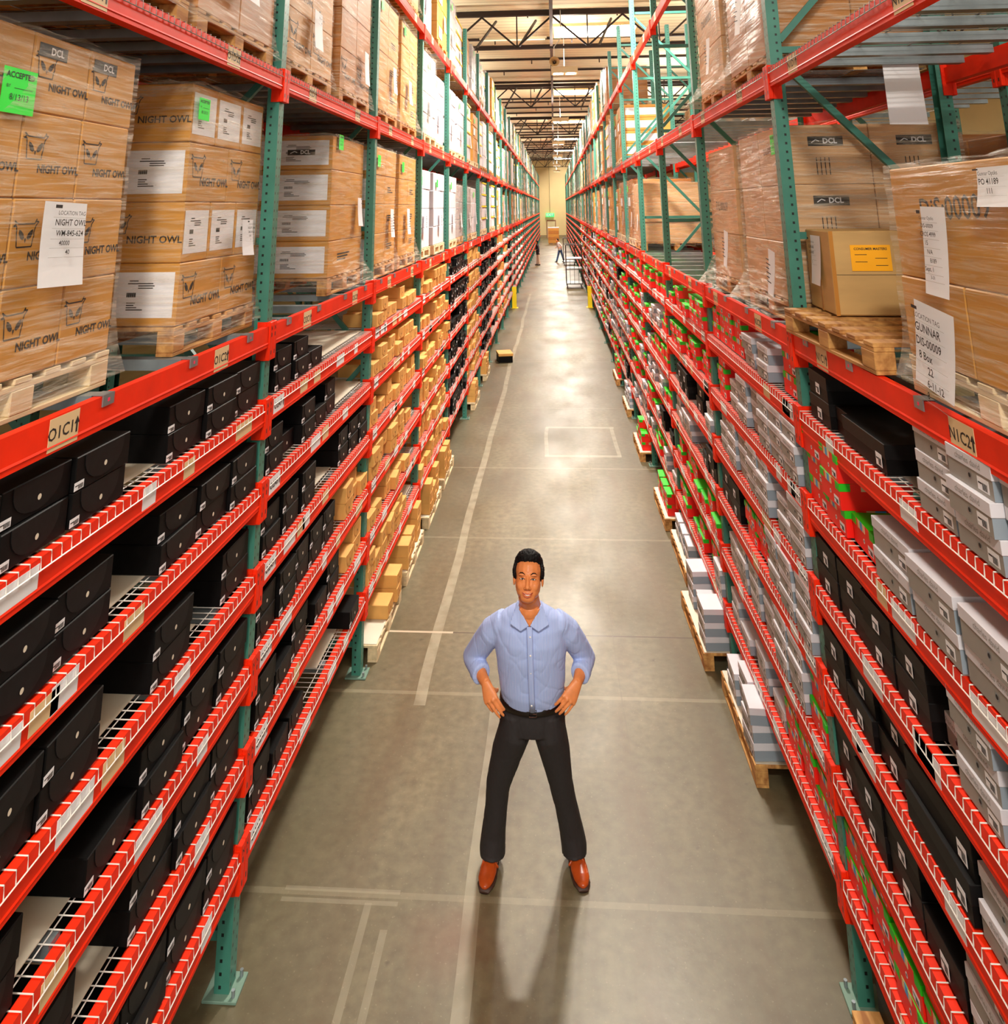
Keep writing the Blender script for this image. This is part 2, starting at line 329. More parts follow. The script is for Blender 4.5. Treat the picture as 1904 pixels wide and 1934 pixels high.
for i in range(35):
    y = 9.0 + 2.4*i
    if min(abs(y-20.3-12.8*k) for k in range(-1, 7)) < .5: y += .6
    if min(abs(y-23.6-13.2*k) for k in range(0, 7)) < 1.0: y += 1.15
    t = MB(); t.box(-12, 14, y-.03, y+.03, 9.23, 9.31); 
    for k in range(8): xx = -9+2.6*k+(i*1.37) % 2.1; t.box(xx, xx+.04, y-.015, y+.015, 9.09, 9.23)
    tag(t.build('purlin', DARKST), 'thin dark purlin under the ribbed roof, %s from the camera' % ORD[i], 'purlin', 'purlins under the roof')
for i in range(6):                       # diagonal knee braces from the trusses up to the purlins
    for x_ in (-2.1, -.9, 1.35, 2.6):
        y = 20.3 + 12.8*i
        tag(MB().bar((x_, y+.05, 8.04), (x_+.5, y+1.35, 9.17), .055, .055).build('knee_brace', DARKST), 'short slanting brace on the %s truss, %s' % (ORD[i], {-2.1: 'outermost on the left', -.9: 'just left of the girder', 1.35: 'just right of the girder', 2.6: 'outermost on the right'}[x_]), 'brace', 'braces under the roof')
SKY = mat('skylight_panel', (1, .97, .9), .5, emit=22)
for i in range(6):
    y = 23.6 + 13.2*i
    t = empty('skylight', (1.45, y, 9.27)); MB().box(-1.3, 1.3, -.8, .8, -.01, .03).build('diffuser', SKY, t)
    f = MB(); f.box(-1.36, -1.3, -.86, .86, -.04, .05); f.box(1.3, 1.36, -.86, .86, -.04, .05); f.box(-1.3, 1.3, -.86, -.8, -.04, .05); f.box(-1.3, 1.3, .8, .86, -.04, .05); f.build('frame', WALL, t)
    tag(t, 'bright skylight strip right of the girder, %s from the camera' % ORD[i], 'skylight', 'skylights in the roof')
GLOW = mat('lamp_glow', (1, .93, .8), .5, emit=14); HOUS = mat('lamp_housing', srgb(205, 192, 160), .5)
for i, (lx, ly) in enumerate(LAMPS):
    t = empty('high_bay_lamp', (lx, ly, 7.7))
    h = MB(); h.box(-.36, .36, -.2, .2, 0, .12); h.box(-.4, -.36, -.22, .22, -.05, .16); h.box(.36, .4, -.22, .22, -.05, .16); h.box(-.36, .36, -.22, -.2, -.05, .14); h.box(-.36, .36, .2, .22, -.05, .14); h.box(-.03, .03, -.2, .2, -.05, 0); h.build('housing', HOUS, t)
    for s_ in (-1, 1): MB().box(s_*.19-.12, s_*.19+.12, -.2, .2, -.03, -.004).build('reflector', GLOW, t)
    MB().tube([(0, 0, .12), (0, 0, 1.61)], .012).build('conduit', WIRE, t)
    tag(t, 'high bay lamp hanging over the aisle, %s from the camera' % ORD[i], 'lamp', 'high bay lamps over the aisle')
t = empty('horn_speaker', (.11, 20.0, 7.58), 0)
v = MB(); nn = 20; prof = [(.02, .3), (.03, .22), (.05, .12), (.09, .04), (.14, 0)]
for i, (r_, y_) in enumerate(prof):
    pass
vv = [(cos(2*pi*k/nn)*r_, y_, sin(2*pi*k/nn)*r_) for r_, y_ in prof for k in range(nn)]
v.add(vv, [(i*nn+k, i*nn+(k+1) % nn, (i+1)*nn+(k+1) % nn, (i+1)*nn+k) for i in range(len(prof)-1) for k in range(nn)]); v.build('horn', mat('horn_cream', srgb(205, 170, 120), .4), t, True)
MB().tube([(0, .34, 0), (0, .05, 0)], [.05, .02], 12).build('driver', DARKST, t); MB().tube([(0, .2, 0), (0, .2, .45), (.2, .2, .7), (.2, .2, 1.5)], .014).build('conduit', WIRE, t)
tag(t, 'round cream horn loudspeaker hanging below the first truss', 'loudspeaker')
t = empty('strip_light', (-1.2, 23.6, 9.05)); MB().tube([(-.8, 0, .06), (-.8, 0, .265)], .01).build('hanger', HOUS, t); MB().tube([(.8, 0, .06), (.8, 0, .265)], .01).build('hanger', HOUS, t); MB().box(-1.1, 1.1, -.06, .06, 0, .06).build('housing', HOUS, t); MB().tube([(-1.05, 0, -.03), (1.05, 0, -.03)], .025).build('tube', mat('glowing_tube', srgb(240, 230, 200), .3, emit=.6), t)  # tube is given a weak glow of its own
tag(t, 'slim fluorescent strip light left of the girder', 'lamp')
t = empty('exit_sign', (-.52, 92.4, 2.5)); MB().box(-.5, .5, 0, .08, 0, .45).text('EXIT', .42, 0, 0, .22, 1, bold=.02).build('panel', [mat('exit_green', srgb(40, 230, 110), .5, emit=1.2), PAPER], t); MB().tube([(0, .04, .45), (0, .04, 6.81)], .02).build('drop_cable', DARKST, t)
tag(t, 'small green exit sign hanging on a cable by the far wall', 'sign')
t = empty('door_1', (-.4, 92.72, 0)); MB().box(-.48, .48, 0, .06, .02, 2.0).build('door_leaf', mat('door_paint', srgb(214, 196, 152), .6), t)
f = MB(); f.box(-.56, -.48, -.03, .08, 0, 2.0); f.box(.48, .56, -.03, .08, 0, 2.0); f.box(-.56, .56, -.03, .08, 2.0, 2.12); f.build('door_frame', mat('door_frame_brown', srgb(140, 80, 60), .6), t)
MB().box(-.2, .2, -.02, 0, 1.2, 1.28).build('push_bar', DARKST, t); tag(t, kind='structure')
# ------------------------------------------------------------ racks
NB = 33; NEARB = 14
def make_frame():
    t = empty('upright_frame')
    for y in (.02, .98):
        p = MB(); s_ = 1 if y < .5 else -1; 
        p.box(-.04, -.0375, 0, .075, 0, 7.2); p.box(.0375, .04, 0, .075, 0, 7.2); yy = 0 if s_ > 0 else .0725
        p.box(-.0375, .0375, yy, yy+.0025, 0, 7.2); o = p.build('post', TEAL, t); o.location = (0, y, .012)
        f = MB(); f.cbox(-.075, .075, -.05, .12, 0, .012, .002); o = f.build('foot_plate', mat('foot_plate_paint', srgb(110, 140, 125), .6) if 'foot_plate_paint' not in bpy.data.materials else bpy.data.materials['foot_plate_paint'], t); o.location = (0, y, 0)
        for xx in (-.05, .05): MB().tube([(xx, -.025 if s_ > 0 else .1, .012), (xx, -.025 if s_ > 0 else .1, .04)], .009, 8).build('anchor_bolt', ZINC, o)
    z = .22; k = 0
    while z < 7:
        MB().box(-.018, .018, .095, .98, z-.02, z+.02).build('horizontal_brace', TEALP, t)
        if z + 1.1 < 7.1:
            a, b_ = ((0, .095, z+.06), (0, .98, z+1.02)) if k % 2 == 0 else ((0, .98, z+.06), (0, .095, z+1.02))
            MB().bar(a, b_, .032, .04).build('diagonal_brace', TEALP, t)
        z += 1.1; k += 1
    return register(t)
frame0 = make_frame()
for sd in 'LR':
    for b in range(-1, NB+1):
        inst(frame0, P(sd, Y0[sd]+BAY*b, 0), RZ[sd], 'green perforated upright frame between bays, %s along the %s rack row' % (ORD[b+1], SIDE[sd]), 'green upright frames', 'rack upright')
def beam_mesh(mb, h=.112):
    pr = [(0, -h), (0, -.038), (0, 0), (.03, 0), (.03, -.03), (.05, -.03), (.05, -h)]   # y,z profile with a step
    pr = [(0, -h), (0, 0), (.034, 0), (.034, -.022), (.052, -.022), (.052, -h)]
    n = len(pr); v = [(x, y, z) for x in (-1.207, 1.207) for y, z in pr]
    mb.add(v, [tuple(range(n))[::-1], tuple(range(n, 2*n))] + [(i, n+i, n+(i+1) % n, (i+1) % n)[::-1] for i in range(n)][::1], 0)
def make_beam(name='rack_beam', brackets=True):
    m = MB(); beam_mesh(m); 
    m.add([(-1.207, -.0004, -.085), (1.207, -.0004, -.085), (1.207, -.0035, -.092), (-1.207, -.0035, -.092)], [(0, 1, 2, 3)])
    t = m.build(name, RED)
    if brackets:
        for s_ in (-1, 1):
            q = MB(); a, c_ = sorted((s_*1.2, s_*1.2488)); q.cbox(a, c_, -.008, .018, -.185, .022, .003)
            a, c_ = sorted((s_*1.2, s_*1.209)); q.box(a, c_, .018, .07, -.185, .022)
            for zz in (-.155, -.06): q.box(s_*1.225-.005, s_*1.225+.005, -.0085, -.0078, zz, zz+.022, 1)
            q.text('N', .035, s_*1.226, -.008, -.015, 1); q.build('bracket', [RED, DARKST], t)
    return register(t)
beamN = make_beam(); beamF = make_beam(brackets=True)
def loc_label(parent, x, txt, w_=.15, h_=.1, z=-.055, col=None, size=.06, up=True):
    m = MB(); m.box(x-w_/2, x+w_/2, -.0016, -.0004, z-h_/2, z+h_/2)
    if txt:
        m.text(txt, size*.88, x-(.014 if up else 0), -.0016, z, 1, bold=.012)
        if up:
            ax = x+w_*.43; m.box(ax-.004, ax+.004, -.0026, -.0018, z-.022, z+.014, 1); m.add([(ax-.014, -.0024, z+.006), (ax+.014, -.0024, z+.006), (ax, -.0024, z+.028)], [(0, 1, 2)], 1)
    return m.build('location_label', [col or BEIGE, INK], parent)
SHN = ['top', 'second', 'third', 'fourth', 'fifth', 'lowest']
far = {k: MB() for k in 'beam board'.split()}
LET = 'ONPQ'
for sd in 'LR':
    lv = LV[sd]
    for b in range(-1, NB):
        yc = Y0[sd]+BAY*(b+.5)
        for nm, z in [('E', lv['E']), ('D', lv['D']), ('C', lv['C'])] + [('S%d' % i, z) for i, z in enumerate(lv['S'])]:
            if nm == 'E' and b < 0: continue
            if b <= NEARB-1:
                first = beamN.name not in PROTO_USED
                what = {'E': 'topmost beam level', 'D': 'beam level above eye height', 'C': 'lowest pallet level'}.get(nm) or 'the %s box shelf' % SHN[int(nm[1])]
                o = inst(beamN, P(sd, yc, z), RZ[sd], 'red beam of %s, %s bay of the %s rack' % (what, bayname(b), SIDE[sd]), 'red front beams', 'rack beam')
                near_far = 1 if sd == 'L' else -1      # local x sign that points away from the camera
                big = {'L': 'O', 'R': 'N'}[sd]; sec = (b+1)//1
                if b <= 3:
                    if nm in 'CDE':
                        tx = '%s%d%s' % (big, 1 if b < 0 else b+1, nm)
                        a_, b2 = (2.59, 3.79) if sd == 'L' else (2.75, 4.06)
                        for k_, yy in ((1, a_), (2, b2)):
                            num = k_ if sd == 'L' else 3-k_
                            if nm == 'D' and sd == 'L': yy -= .1
                            xx = (yy+BAY*(b+1)-yc)*near_far
                            L_ = loc_label(o, xx, '%s%d%s%d' % (big, b+2, nm, num), .155, .1, size=.062)
                    else:
                        rs = random.Random(hash((sd, b, nm)) % 9999 if False else b*31+int(nm[1])*7+(5 if sd == 'L' else 0))
                        loc_label(o, -near_far*1.08, '%s%dA%d' % (big, b+2, 7-int(nm[1])*1), .17, .085, -.05, PAPER, .055)
                        for q in range(rs.choice((2, 3, 4)) + (2 if b > 0 else 0)):
                            loc_label(o, rs.uniform(-.85, 1.1), '', rs.choice((.1, .14, .2)), rs.choice((.07, .085)), -.05, rs.choice((PAPER, BEIGE, PAPER)))
                elif b < 10:
                    rs = random.Random(b*31+len(nm))
                    for q in range(6 if nm[0] == 'S' else 2): loc_label(o, -1.0+.38*q+rs.uniform(-.08, .08), '', rs.choice((.12, .17, .22)), .08, -.052, rs.choice((PAPER, BEIGE, BEIGE)))
            else:
                fm = far['beam']; fm.M = Matrix.Translation(P(sd, yc, z)) @ Matrix.Rotation(RZ[sd], 4, 'Z'); beam_mesh(fm)
                for q in range(2): fm.box(-.9+q*1.1, -.75+q*1.1, -.002, -.0005, -.1, -.01, 1)
                if nm[0] == 'S': far['board'].M = fm.M; far['board'].box(-1.15, 1.15, .06, .95, -.02, .0)
tag(far['beam'].build('distant_rack_beams', [RED, BEIGE]), 'red beams of the far bays shrinking towards the end wall', 'rack beam', kind='stuff')
tag(far['board'].build('distant_shelf_boards', LINER), 'pale boards on the far shelves of both rack rows', 'shelf board', kind='stuff')
# rear beams, seen through the gaps
rb = make_beam('rear_rack_beam', True)
for sd in 'LR':
    for b in range(-1, 8):
        for nm in 'DC':
            o = inst(rb, P(sd, Y0[sd]+BAY*(b+.5), LV[sd][nm], 1.075), RZ[sd]+pi, 'red rear beam behind the %s level, %s bay of the %s rack' % ({'D': 'upper', 'C': 'lower'}[nm], bayname(b), SIDE[sd]), 'red rear beams', 'rack beam')
# decks
def make_deck(name, wm, channels, step=.0508, chan=None):
    m = MB(); n = int(2.36/step); x0 = -1.18
    for i in range(n+1):
        x = x0+i*step
        m.tube([(x, .98, .003), (x, -.006, .003), (x, -.0085, -.034)], .0026, 4, caps=False)
    for y, z in ((-.009, -.034), (.075, -.002), (.3, -.002), (.55, -.002), (.8, -.002), (.96, -.002)): m.tube([(x0, y, z), (-x0, y, z)], .0028, 4)
    t = m.build(name, wm)
    for x in channels:
        q = MB(); q.box(x-.03, x+.03, .054, .97, -.05, -.006); q.build('support_channel', chan or ZINC, t)
    return register(t)
deckW = make_deck('wire_deck', WIRE, (-.85, -.28, .28, .85))
deckG = make_deck('grey_wire_deck', GWIRE, (-.9, -.62, -.3, .02, .3, .62, .9))
def make_cross():
    t = empty('pallet_support')
    for k, x in enumerate((-.98, -.38, .28, .92)):
        q = MB(); q.box(x-.035, x+.035, .04, .99, -.045, .0015); q.box(x-.035, x+.035, -.004, .04, .0015, .004); q.box(x-.035, x+.035, -.006, -.001, -.035, .004); q.box(x-.006, x+.006, -.0068, -.006, -.022, -.01, 1); q.build('crossbar', [ZINC, PINK], t)
    return register(t)
crossC = make_cross()
for sd in 'LR':
    for b in range(-1, NEARB):
        yc = Y0[sd]+BAY*(b+.5)
        for i, z in enumerate(LV[sd]['S']):
            inst(deckW, P(sd, yc, z), RZ[sd], 'white wire deck on the %s box shelf, %s bay of the %s rack' % (SHN[i], bayname(b), SIDE[sd]), 'white wire decks', 'wire deck')
        inst(deckG, P(sd, yc, LV[sd]['D']), RZ[sd], 'grey wire deck above eye height, %s bay of the %s rack' % (bayname(b), SIDE[sd]), 'grey wire decks', 'wire deck')
        inst(crossC, P(sd, yc, LV[sd]['C']), RZ[sd], 'set of galvanised crossbars on the lowest pallet level, %s bay, %s rack' % (bayname(b), SIDE[sd]), 'galvanised crossbars', 'pallet support')
# back-to-back rack row behind the right one
for b in range(-1, 7):
    y = Y0['R']+BAY*b
    if b < 6:
        o = inst(frame0, (XF['R']+1.07+.28, y, 0), RZ['R'], 'green upright frame of the row behind the right rack, %s from the camera' % ORD[b+1], 'frames behind the right rack', 'rack upright')
        for nm in 'DC':
            inst(rb, (XF['R']+1.07+.28, y+BAY/2, LV['R'][nm]+.05), RZ['R'], 'red beam of the rack row behind, %s level, seen through the %s right bay' % ({'D': 'upper', 'C': 'lower'}[nm], bayname(b)), 'beams of the row behind', 'rack beam')
            inst(deckG, (XF['R']+1.07+.28, y+BAY/2, LV['R'][nm]+.05), RZ['R'], 'grey deck of the rack row behind, %s level, beyond the %s right bay' % ({'D': 'upper', 'C': 'lower'}[nm], bayname(b)), 'decks of the row behind', 'wire deck')
# yellow post guards
def make_guard():
    t = empty('post_guard'); m = MB(); m.box(-.12, .12, -.14, -.12, 0, .75); m.box(-.12, -.1, -.12, .02, 0, .75); m.box(.1, .12, -.12, .02, 0, .75); m.build('shield', YELL, t)
    MB().box(-.16, .16, -.2, .05, 0, .012).build('base_plate', YELL, t); MB().box(-.122, .122, -.143, -.139, .5, .56).build('dark_band', INK, t); return register(t)
g0 = make_guard()
for sd in 'LR': inst(g0, P(sd, Y0[sd]+BAY*10, 0, .0), RZ[sd], 'yellow steel guard around a far post of the %s rack' % SIDE[sd], 'yellow post guards', 'post guard')
# ------------------------------------------------------------ liner boards on shelves (side, bay, shelf, y0, y1)
def liner(sd, b, i, y0, y1, m=None, d=.78, sag=.0):
    z = LV[sd]['S'][i]+.007; q = MB(); q.box(-(y1-y0)/2, (y1-y0)/2, .085 if sag == 0 else .05, .085+d, 0, .004)
    o = q.build('shelf_liner', m or (LINER if sd == 'L' else GLINER)); yc = (y0+y1)/2; o.location = P(sd, yc, z); o.rotation_euler = (0, 0, RZ[sd])
    tag(o, '%s board lying on the %s box shelf, %s bay of the %s rack' % ('pale' if sd == 'L' else 'grey', SHN[i], bayname(b), SIDE[sd]), 'shelf liner', 'shelf liner boards'); return o
L_FULL = [(-1, 0, 2.02, 4.36), (-1, 1, 2.02, 4.36), (-1, 2, 2.02, 3.9), (-1, 3, 2.02, 3.3), (-1, 4, 2.02, 4.38), (-1, 5, 2.6, 4.4), (0, 0, 5.3, 6.88), (0, 1, 4.9, 6.9), (0, 2, 4.55, 6.9), (0, 3, 4.55, 6.85), (0, 4, 5.2, 6.9), (0, 5, 5.9, 6.5)]
for a in L_FULL: liner('L', *a)
for b in range(1, 14):
    for i in range(6):
        y = Y0['L']+BAY*b
        if b < 3 and (b*3+i) % 4 == 3: continue
        liner('L', b, i, y+.07, y+BAY-.07)
for b in range(-1, 6):
    for i in range(6):
        y = Y0['R']+BAY*b
        if (b, i) in ((0, 5), (1, 4)): continue
        liner('R', b, i, y+.07 if (b, i) != (-1, 0) else 2.9, y+BAY-.07)
# ------------------------------------------------------------ shoe boxes (front = local -y, base at z 0)
def bx_label(parent, x, z, w_=.05, h_=.026, y=-.0008):
    m = MB(); m.box(x-w_/2, x+w_/2, y-.0006, y, z-h_/2, z+h_/2)
    for k in range(7): xx = x-.004+k*.0038; m.box(xx, xx+(.0012 if k % 2 else .0022), y-.0012, y-.0008, z-h_*.38, z+h_*.15, 1)
    m.box(x-w_*.42, x-w_*.1, y-.0012, y-.0008, z+h_*.0, z+h_*.12, 1); return m.build('barcode_label', [PAPER, INK], parent)
def flapbox(name, base, flapm, W=.322, D=.34, H=.112, near=True, holec=None, lab=True):
    m = MB(); m.cbox(-W/2, W/2, 0, D, 0, H-.001, .003); t = m.build(name, base)
    if near:
        n = 14; pts = [(-W*.36, H-.004)] + [(-W*.36*cos(pi*k/n), H-.004-(H*.86)*sin(pi*k/n)**.72) for k in range(1, n)] + [(W*.36, H-.004)]
        MB().poly(pts[::-1], .0022).build('tuck_flap', flapm, t)
        MB().disc((W*.02, -.0026, H*.42), .0115, 14).disc((W*.02, -.0029, H*.42), .009, 12, 1).build('finger_hole', [flapm, holec or LINER], t)
        if lab: bx_label(t, -W*.43, H*.17, .052, .026)
    return register(t)
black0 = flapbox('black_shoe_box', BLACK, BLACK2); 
def farblack():
    m = MB(); W, H = .322, .112; m.box(-W/2, W/2, 0, .34, 0, H-.001); m.box(-W/2+.005, -W/2+.05, -.002, 0, .008, .035, 1); m.disc((0, -.002, .05), .013, 8, 2); return register(m.build('black_shoe_box', [BLACK, PAPER, LINER]))
blackF = farblack()
black2 = flapbox('black_shoe_box', BLACK, BLACK2, W=.27)
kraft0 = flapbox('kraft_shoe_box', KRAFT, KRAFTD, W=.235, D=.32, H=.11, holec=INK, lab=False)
def farkraft():
    W, D, H = .235, .32, .11; m = MB(); m.box(-W/2, W/2, 0, D, 0, H-.001); n = 8
    pts = [(-W*.36, H-.004)] + [(-W*.36*cos(pi*k/n), H-.004-(H*.86)*sin(pi*k/n)**.72) for k in range(1, n)] + [(W*.36, H-.004)]
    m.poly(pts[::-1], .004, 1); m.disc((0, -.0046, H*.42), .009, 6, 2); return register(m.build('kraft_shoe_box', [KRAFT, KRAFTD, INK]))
kraftF = farkraft()
def lidbox(name, lidm, bodm, sidem, W, D, H, lidh=.042, hole=True, text=None, near=True, label=True):
    t = MB(); t.box(-W/2+.003, W/2-.003, .003, D-.003, 0, H-.004, 0); n0 = 2
    t.m = [1 if i in (3, 5) else 0 for i in range(6)]
    t = t.build(name, [bodm, sidem])
    l = MB(); l.cbox(-W/2, W/2, 0, D, H-lidh, H-.001, .0015)
    if near and text: l.text(text, .028, 0, 0, H-lidh*.52, 1)
    l.build('lid', [lidm, GREYT], t)
    if near and hole: MB().disc((0, .0022, H*.36), .0115, 14).disc((0, .0018, H*.36), .007, 12, 1).build('hole_rim', [ZINC, INK], t)
    if near and label:
        o = bx_label(t, W*.28, H*.3, .062, .038); o.location = (0, .004, 0)
    return register(t)
GREYT = mat('grey_lettering', srgb(150, 145, 140), .6)
grey0 = lidbox('grey_shoe_box', LIDW, BODYG, BODYB, .26, .31, .1, text='charles david'); grey1 = lidbox('grey_shoe_box', LIDW, BODYG, BODYB, .33, .31, .112, text='charles david')
def fargrey():
    W, D, H = .26, .31, .1; m = MB(); m.box(-W/2+.004, W/2-.004, .004, D, 0, H-.03); m.m = [1 if i in (3, 5) else 0 for i in range(6)]; m.box(-W/2, W/2, 0, D, H-.042, H-.001, 2); m.box(W*.2, W*.4, .001, .004, H*.15, H*.45, 3); return register(m.build('grey_shoe_box', [BODYG, BODYB, LIDW, PAPER]))
greyF = fargrey()
def redbox(near=True):
    W, D, H = .255, .34, .115; b_ = MB(); b_.box(-W/2+.002, W/2-.002, .002, D-.002, 0, H-.004, 0)
    l = b_ if not near else MB(); l.box(-W/2, W/2, 0, D, H-.034, H-.001, 1 if near else 1)
    def st(x0, x1, z0, z1, m): l.box(x0, x1, -.0012, 0, z0, z1, m)
    z0, z1 = H-.034, H-.001
    l.m = l.m[:-6] + [2, 1, 2, 2, 2, 2]
    st(-W/2, -W/2+.05, z0, z1, 1); st(W/2-.05, W/2, z0, z1, 1); st(-W*.22, -W*.12, z0, z1, 3); st(-W*.12, 0, z0, z1, 4); st(0, W*.1, z0, z1, 3)
    for s_ in (-1, 1):
        for a, c_, mm in ((0, .05, 1), (.1, .14, 3), (.14, .19, 4)): l.box(s_*W/2-(0 if s_ > 0 else .0012), s_*W/2+(.0012 if s_ > 0 else 0), a, c_, z0, z1, mm)
    if near:
        t = b_.build('red_shoe_box', [REDB]); l.build('lid', [REDB, GREENB, REDB, BEIGE, SKYB], t); MB().disc((0, .0012, H*.38), .01, 12).disc((0, .001, H*.38), .005, 10, 1).build('hole_rim', [PAPER, INK], t); o = bx_label(t, W*.28, H*.25, .06, .034); o.location = (0, .003, 0)
    else: t = b_.build('red_shoe_box', [REDB, GREENB, REDB, BEIGE, SKYB])
    return register(t)
red0 = redbox(); redF = redbox(False)
def flatblack(W=.47, D=.33, H=.118):
    m = MB(); m.box(-W/2+.002, W/2-.002, .002, D-.002, 0, H-.004); t = m.build('black_boot_box', BLACK); MB().cbox(-W/2, W/2, 0, D, H-.06, H-.001, .002).build('lid', BLACK2, t)
    o = bx_label(t, W*.36 if W > .4 else .0, H*.36, .06, .05); o.location = (0, -.0004, 0); return register(t)
bb0 = flatblack(); bb1 = flatblack(.29)
DIM = {'black': (.322, .112, .34), 'black2': (.27, .112, .34), 'kraft': (.235, .11, .32), 'grey': (.26, .1, .31), 'grey2': (.33, .112, .31), 'red': (.255, .115, .34), 'boot': (.47, .118, .33), 'boot2': (.29, .118, .33)}
PRO = {'black': (black0, blackF), 'black2': (black2, blackF), 'kraft': (kraft0, kraftF), 'grey': (grey0, greyF), 'grey2': (grey1, greyF), 'red': (red0, redF), 'boot': (bb0, blackF), 'boot2': (bb1, blackF)}
DESC = {'black': 'black flap-front shoe box', 'black2': 'narrow black shoe box', 'kraft': 'brown kraft shoe box', 'grey': 'grey shoe box, white lid', 'grey2': 'wide grey white-lidded shoe box', 'red': 'red shoe box, green lid', 'boot': 'wide flat black box', 'boot2': 'black lidded box'}
COUNT = {}; STUFF = {}
CNT = {}
def kindof(k): return {'black2': 'black', 'boot': 'boot', 'boot2': 'boot', 'grey2': 'grey'}.get(k, k)
LIM = {'black': 285, 'kraft': 290, 'grey': 285, 'red': 285, 'boot': 200}
def put(kind, sd, b, shelf, y, level, n_in, back=.0, dz=0., rot=0., zbase=None, place=None):
    W, H, D = DIM[kind]; z = (LV[sd]['S'][shelf]+.012 if zbase is None else zbase)+level*H+dz
    k = kindof(kind); COUNT[k] = COUNT.get(k, 0)+1
    if COUNT[k] > LIM[k]:
        st = STUFF.setdefault(k, MB()); st.M = Matrix.Translation(P(sd, y, z, back)) @ Matrix.Rotation(RZ[sd]+rot, 4, 'Z')
        src = PRO[kind][1].data; st.v += [tuple(st.M @ v_.co) for v_ in src.vertices]; nn_ = len(st.v)-len(src.vertices)
        st.f += [tuple(nn_+i for i in p.vertices) for p in src.polygons]; st.m += [p.material_index for p in src.polygons]; st.mats = [m_ for m_ in src.materials]; return
    pr = PRO[kind][0 if b <= (1 if sd == 'R' else 1) else 1]
    lv_ = ['bottom', 'second up', 'third up', 'fourth up', 'fifth up'][level]
    where = place or '%s shelf' % SHN[shelf]
    lab = '%s, %s of %s stack, %s, %s %s bay' % (DESC[kind], lv_.replace(' up', ''), ORD[n_in] if n_in else 'nearest', where, bayname(b), SIDE[sd])
    inst(pr, P(sd, y, z, back), RZ[sd]+rot, lab, '%s boxes on the %s rack' % ({'boot': 'black lidded'}.get(k, k), SIDE[sd]), 'shoe box')
def row(kind, sd, b, shelf, items, rnd, base=0):
    """items: (y of near edge, boxes in the stack[, set back])"""
    W = DIM[kind][0]
    for j, it in enumerate(items):
        y0_, n_ = it[0], it[1]; bk = it[2] if len(it) > 2 else .012
        for l in range(n_):
            put(kind, sd, b, shelf, y0_+W/2+rnd.uniform(0, .008), l, base+j, bk+rnd.uniform(0, .022), 0, rnd.uniform(-.03, .03) if l == n_-1 else rnd.uniform(-.008, .008))
rg = random.Random(5)
cols = [2.045, 2.375, 2.705, 3.04, 3.375, 3.71, 4.045]
for i, s_ in enumerate(['2220222', '2220222', '2220202', '2201222', '2220222', '2222222']):
    row('black', 'L', -1, i, [(c_+(.0 if q < 3 else .0), int(n_)) for q, (c_, n_) in enumerate(zip(cols, s_)) if n_ != '0'], rg)
row('black2', 'L', 0, 0, [(4.62, 2), (4.95, 2), (5.25, 1)], rg)
row('black2', 'L', 0, 1, [(4.53, 2), (4.84, 1, .05), (5.13, 2, .0), (5.45, 1, .02), (5.73, 2, .04)], rg)
row('black2', 'L', 0, 2, [(4.55, 2), (4.86, 2, 0), (5.2, 2), (6.05, 2), (6.35, 2), (6.63, 2)], rg)
row('black2', 'L', 0, 3, [(4.54, 2), (4.84, 2, 0), (5.13, 2), (5.42, 2), (5.71, 2)], rg)
row('kraft', 'L', 0, 3, [(6.2, 2, .0), (6.46, 2, .03), (6.7, 1, .0)], rg, 5)
row('black2', 'L', 0, 4, [(4.56, 2), (4.86, 1, .0), (5.16, 2), (5.6, 1, .02), (5.9, 2)], rg)
row('kraft', 'L', 0, 4, [(6.3, 1, -.0), (6.55, 2, .02)], rg, 5)
row('black2', 'L', 0, 5, [(4.56, 2), (4.88, 1), (5.18, 1, .03), (6.38, 1, -.03)], rg)
def fill(kind, sd, b, shelf, prob, hmax, rnd, mixk=None, skew=.25):
    y = Y0[sd]+BAY*b+.06; e = y+BAY-.13; j = 0; tops = LV[sd]['S']; ceil_ = (tops[shelf-1] if shelf else LV[sd]['C'])-.125
    while True:
        kk = kind if mixk is None else rnd.choices(*mixk)[0]; W, H, D = DIM[kk]
        run = rnd.randint(1, 4)
        for q in range(run):
            if y+W > e: return
            if rnd.random() < prob:
                nmax = min(hmax, int((ceil_-tops[shelf]-.012)/H)); n_ = rnd.choice([nmax, nmax, nmax, max(1, nmax-1), 1]) if nmax > 0 else 1
                dx = rnd.uniform(0, .05)
                for l in range(n_): put(kk, sd, b, shelf, y+W/2+rnd.uniform(0, .006), l, j, -.03+dx+rnd.uniform(0, .03), 0, rnd.uniform(-skew, skew)*.3)
            j += 1; y += W+rnd.uniform(.01, .02)
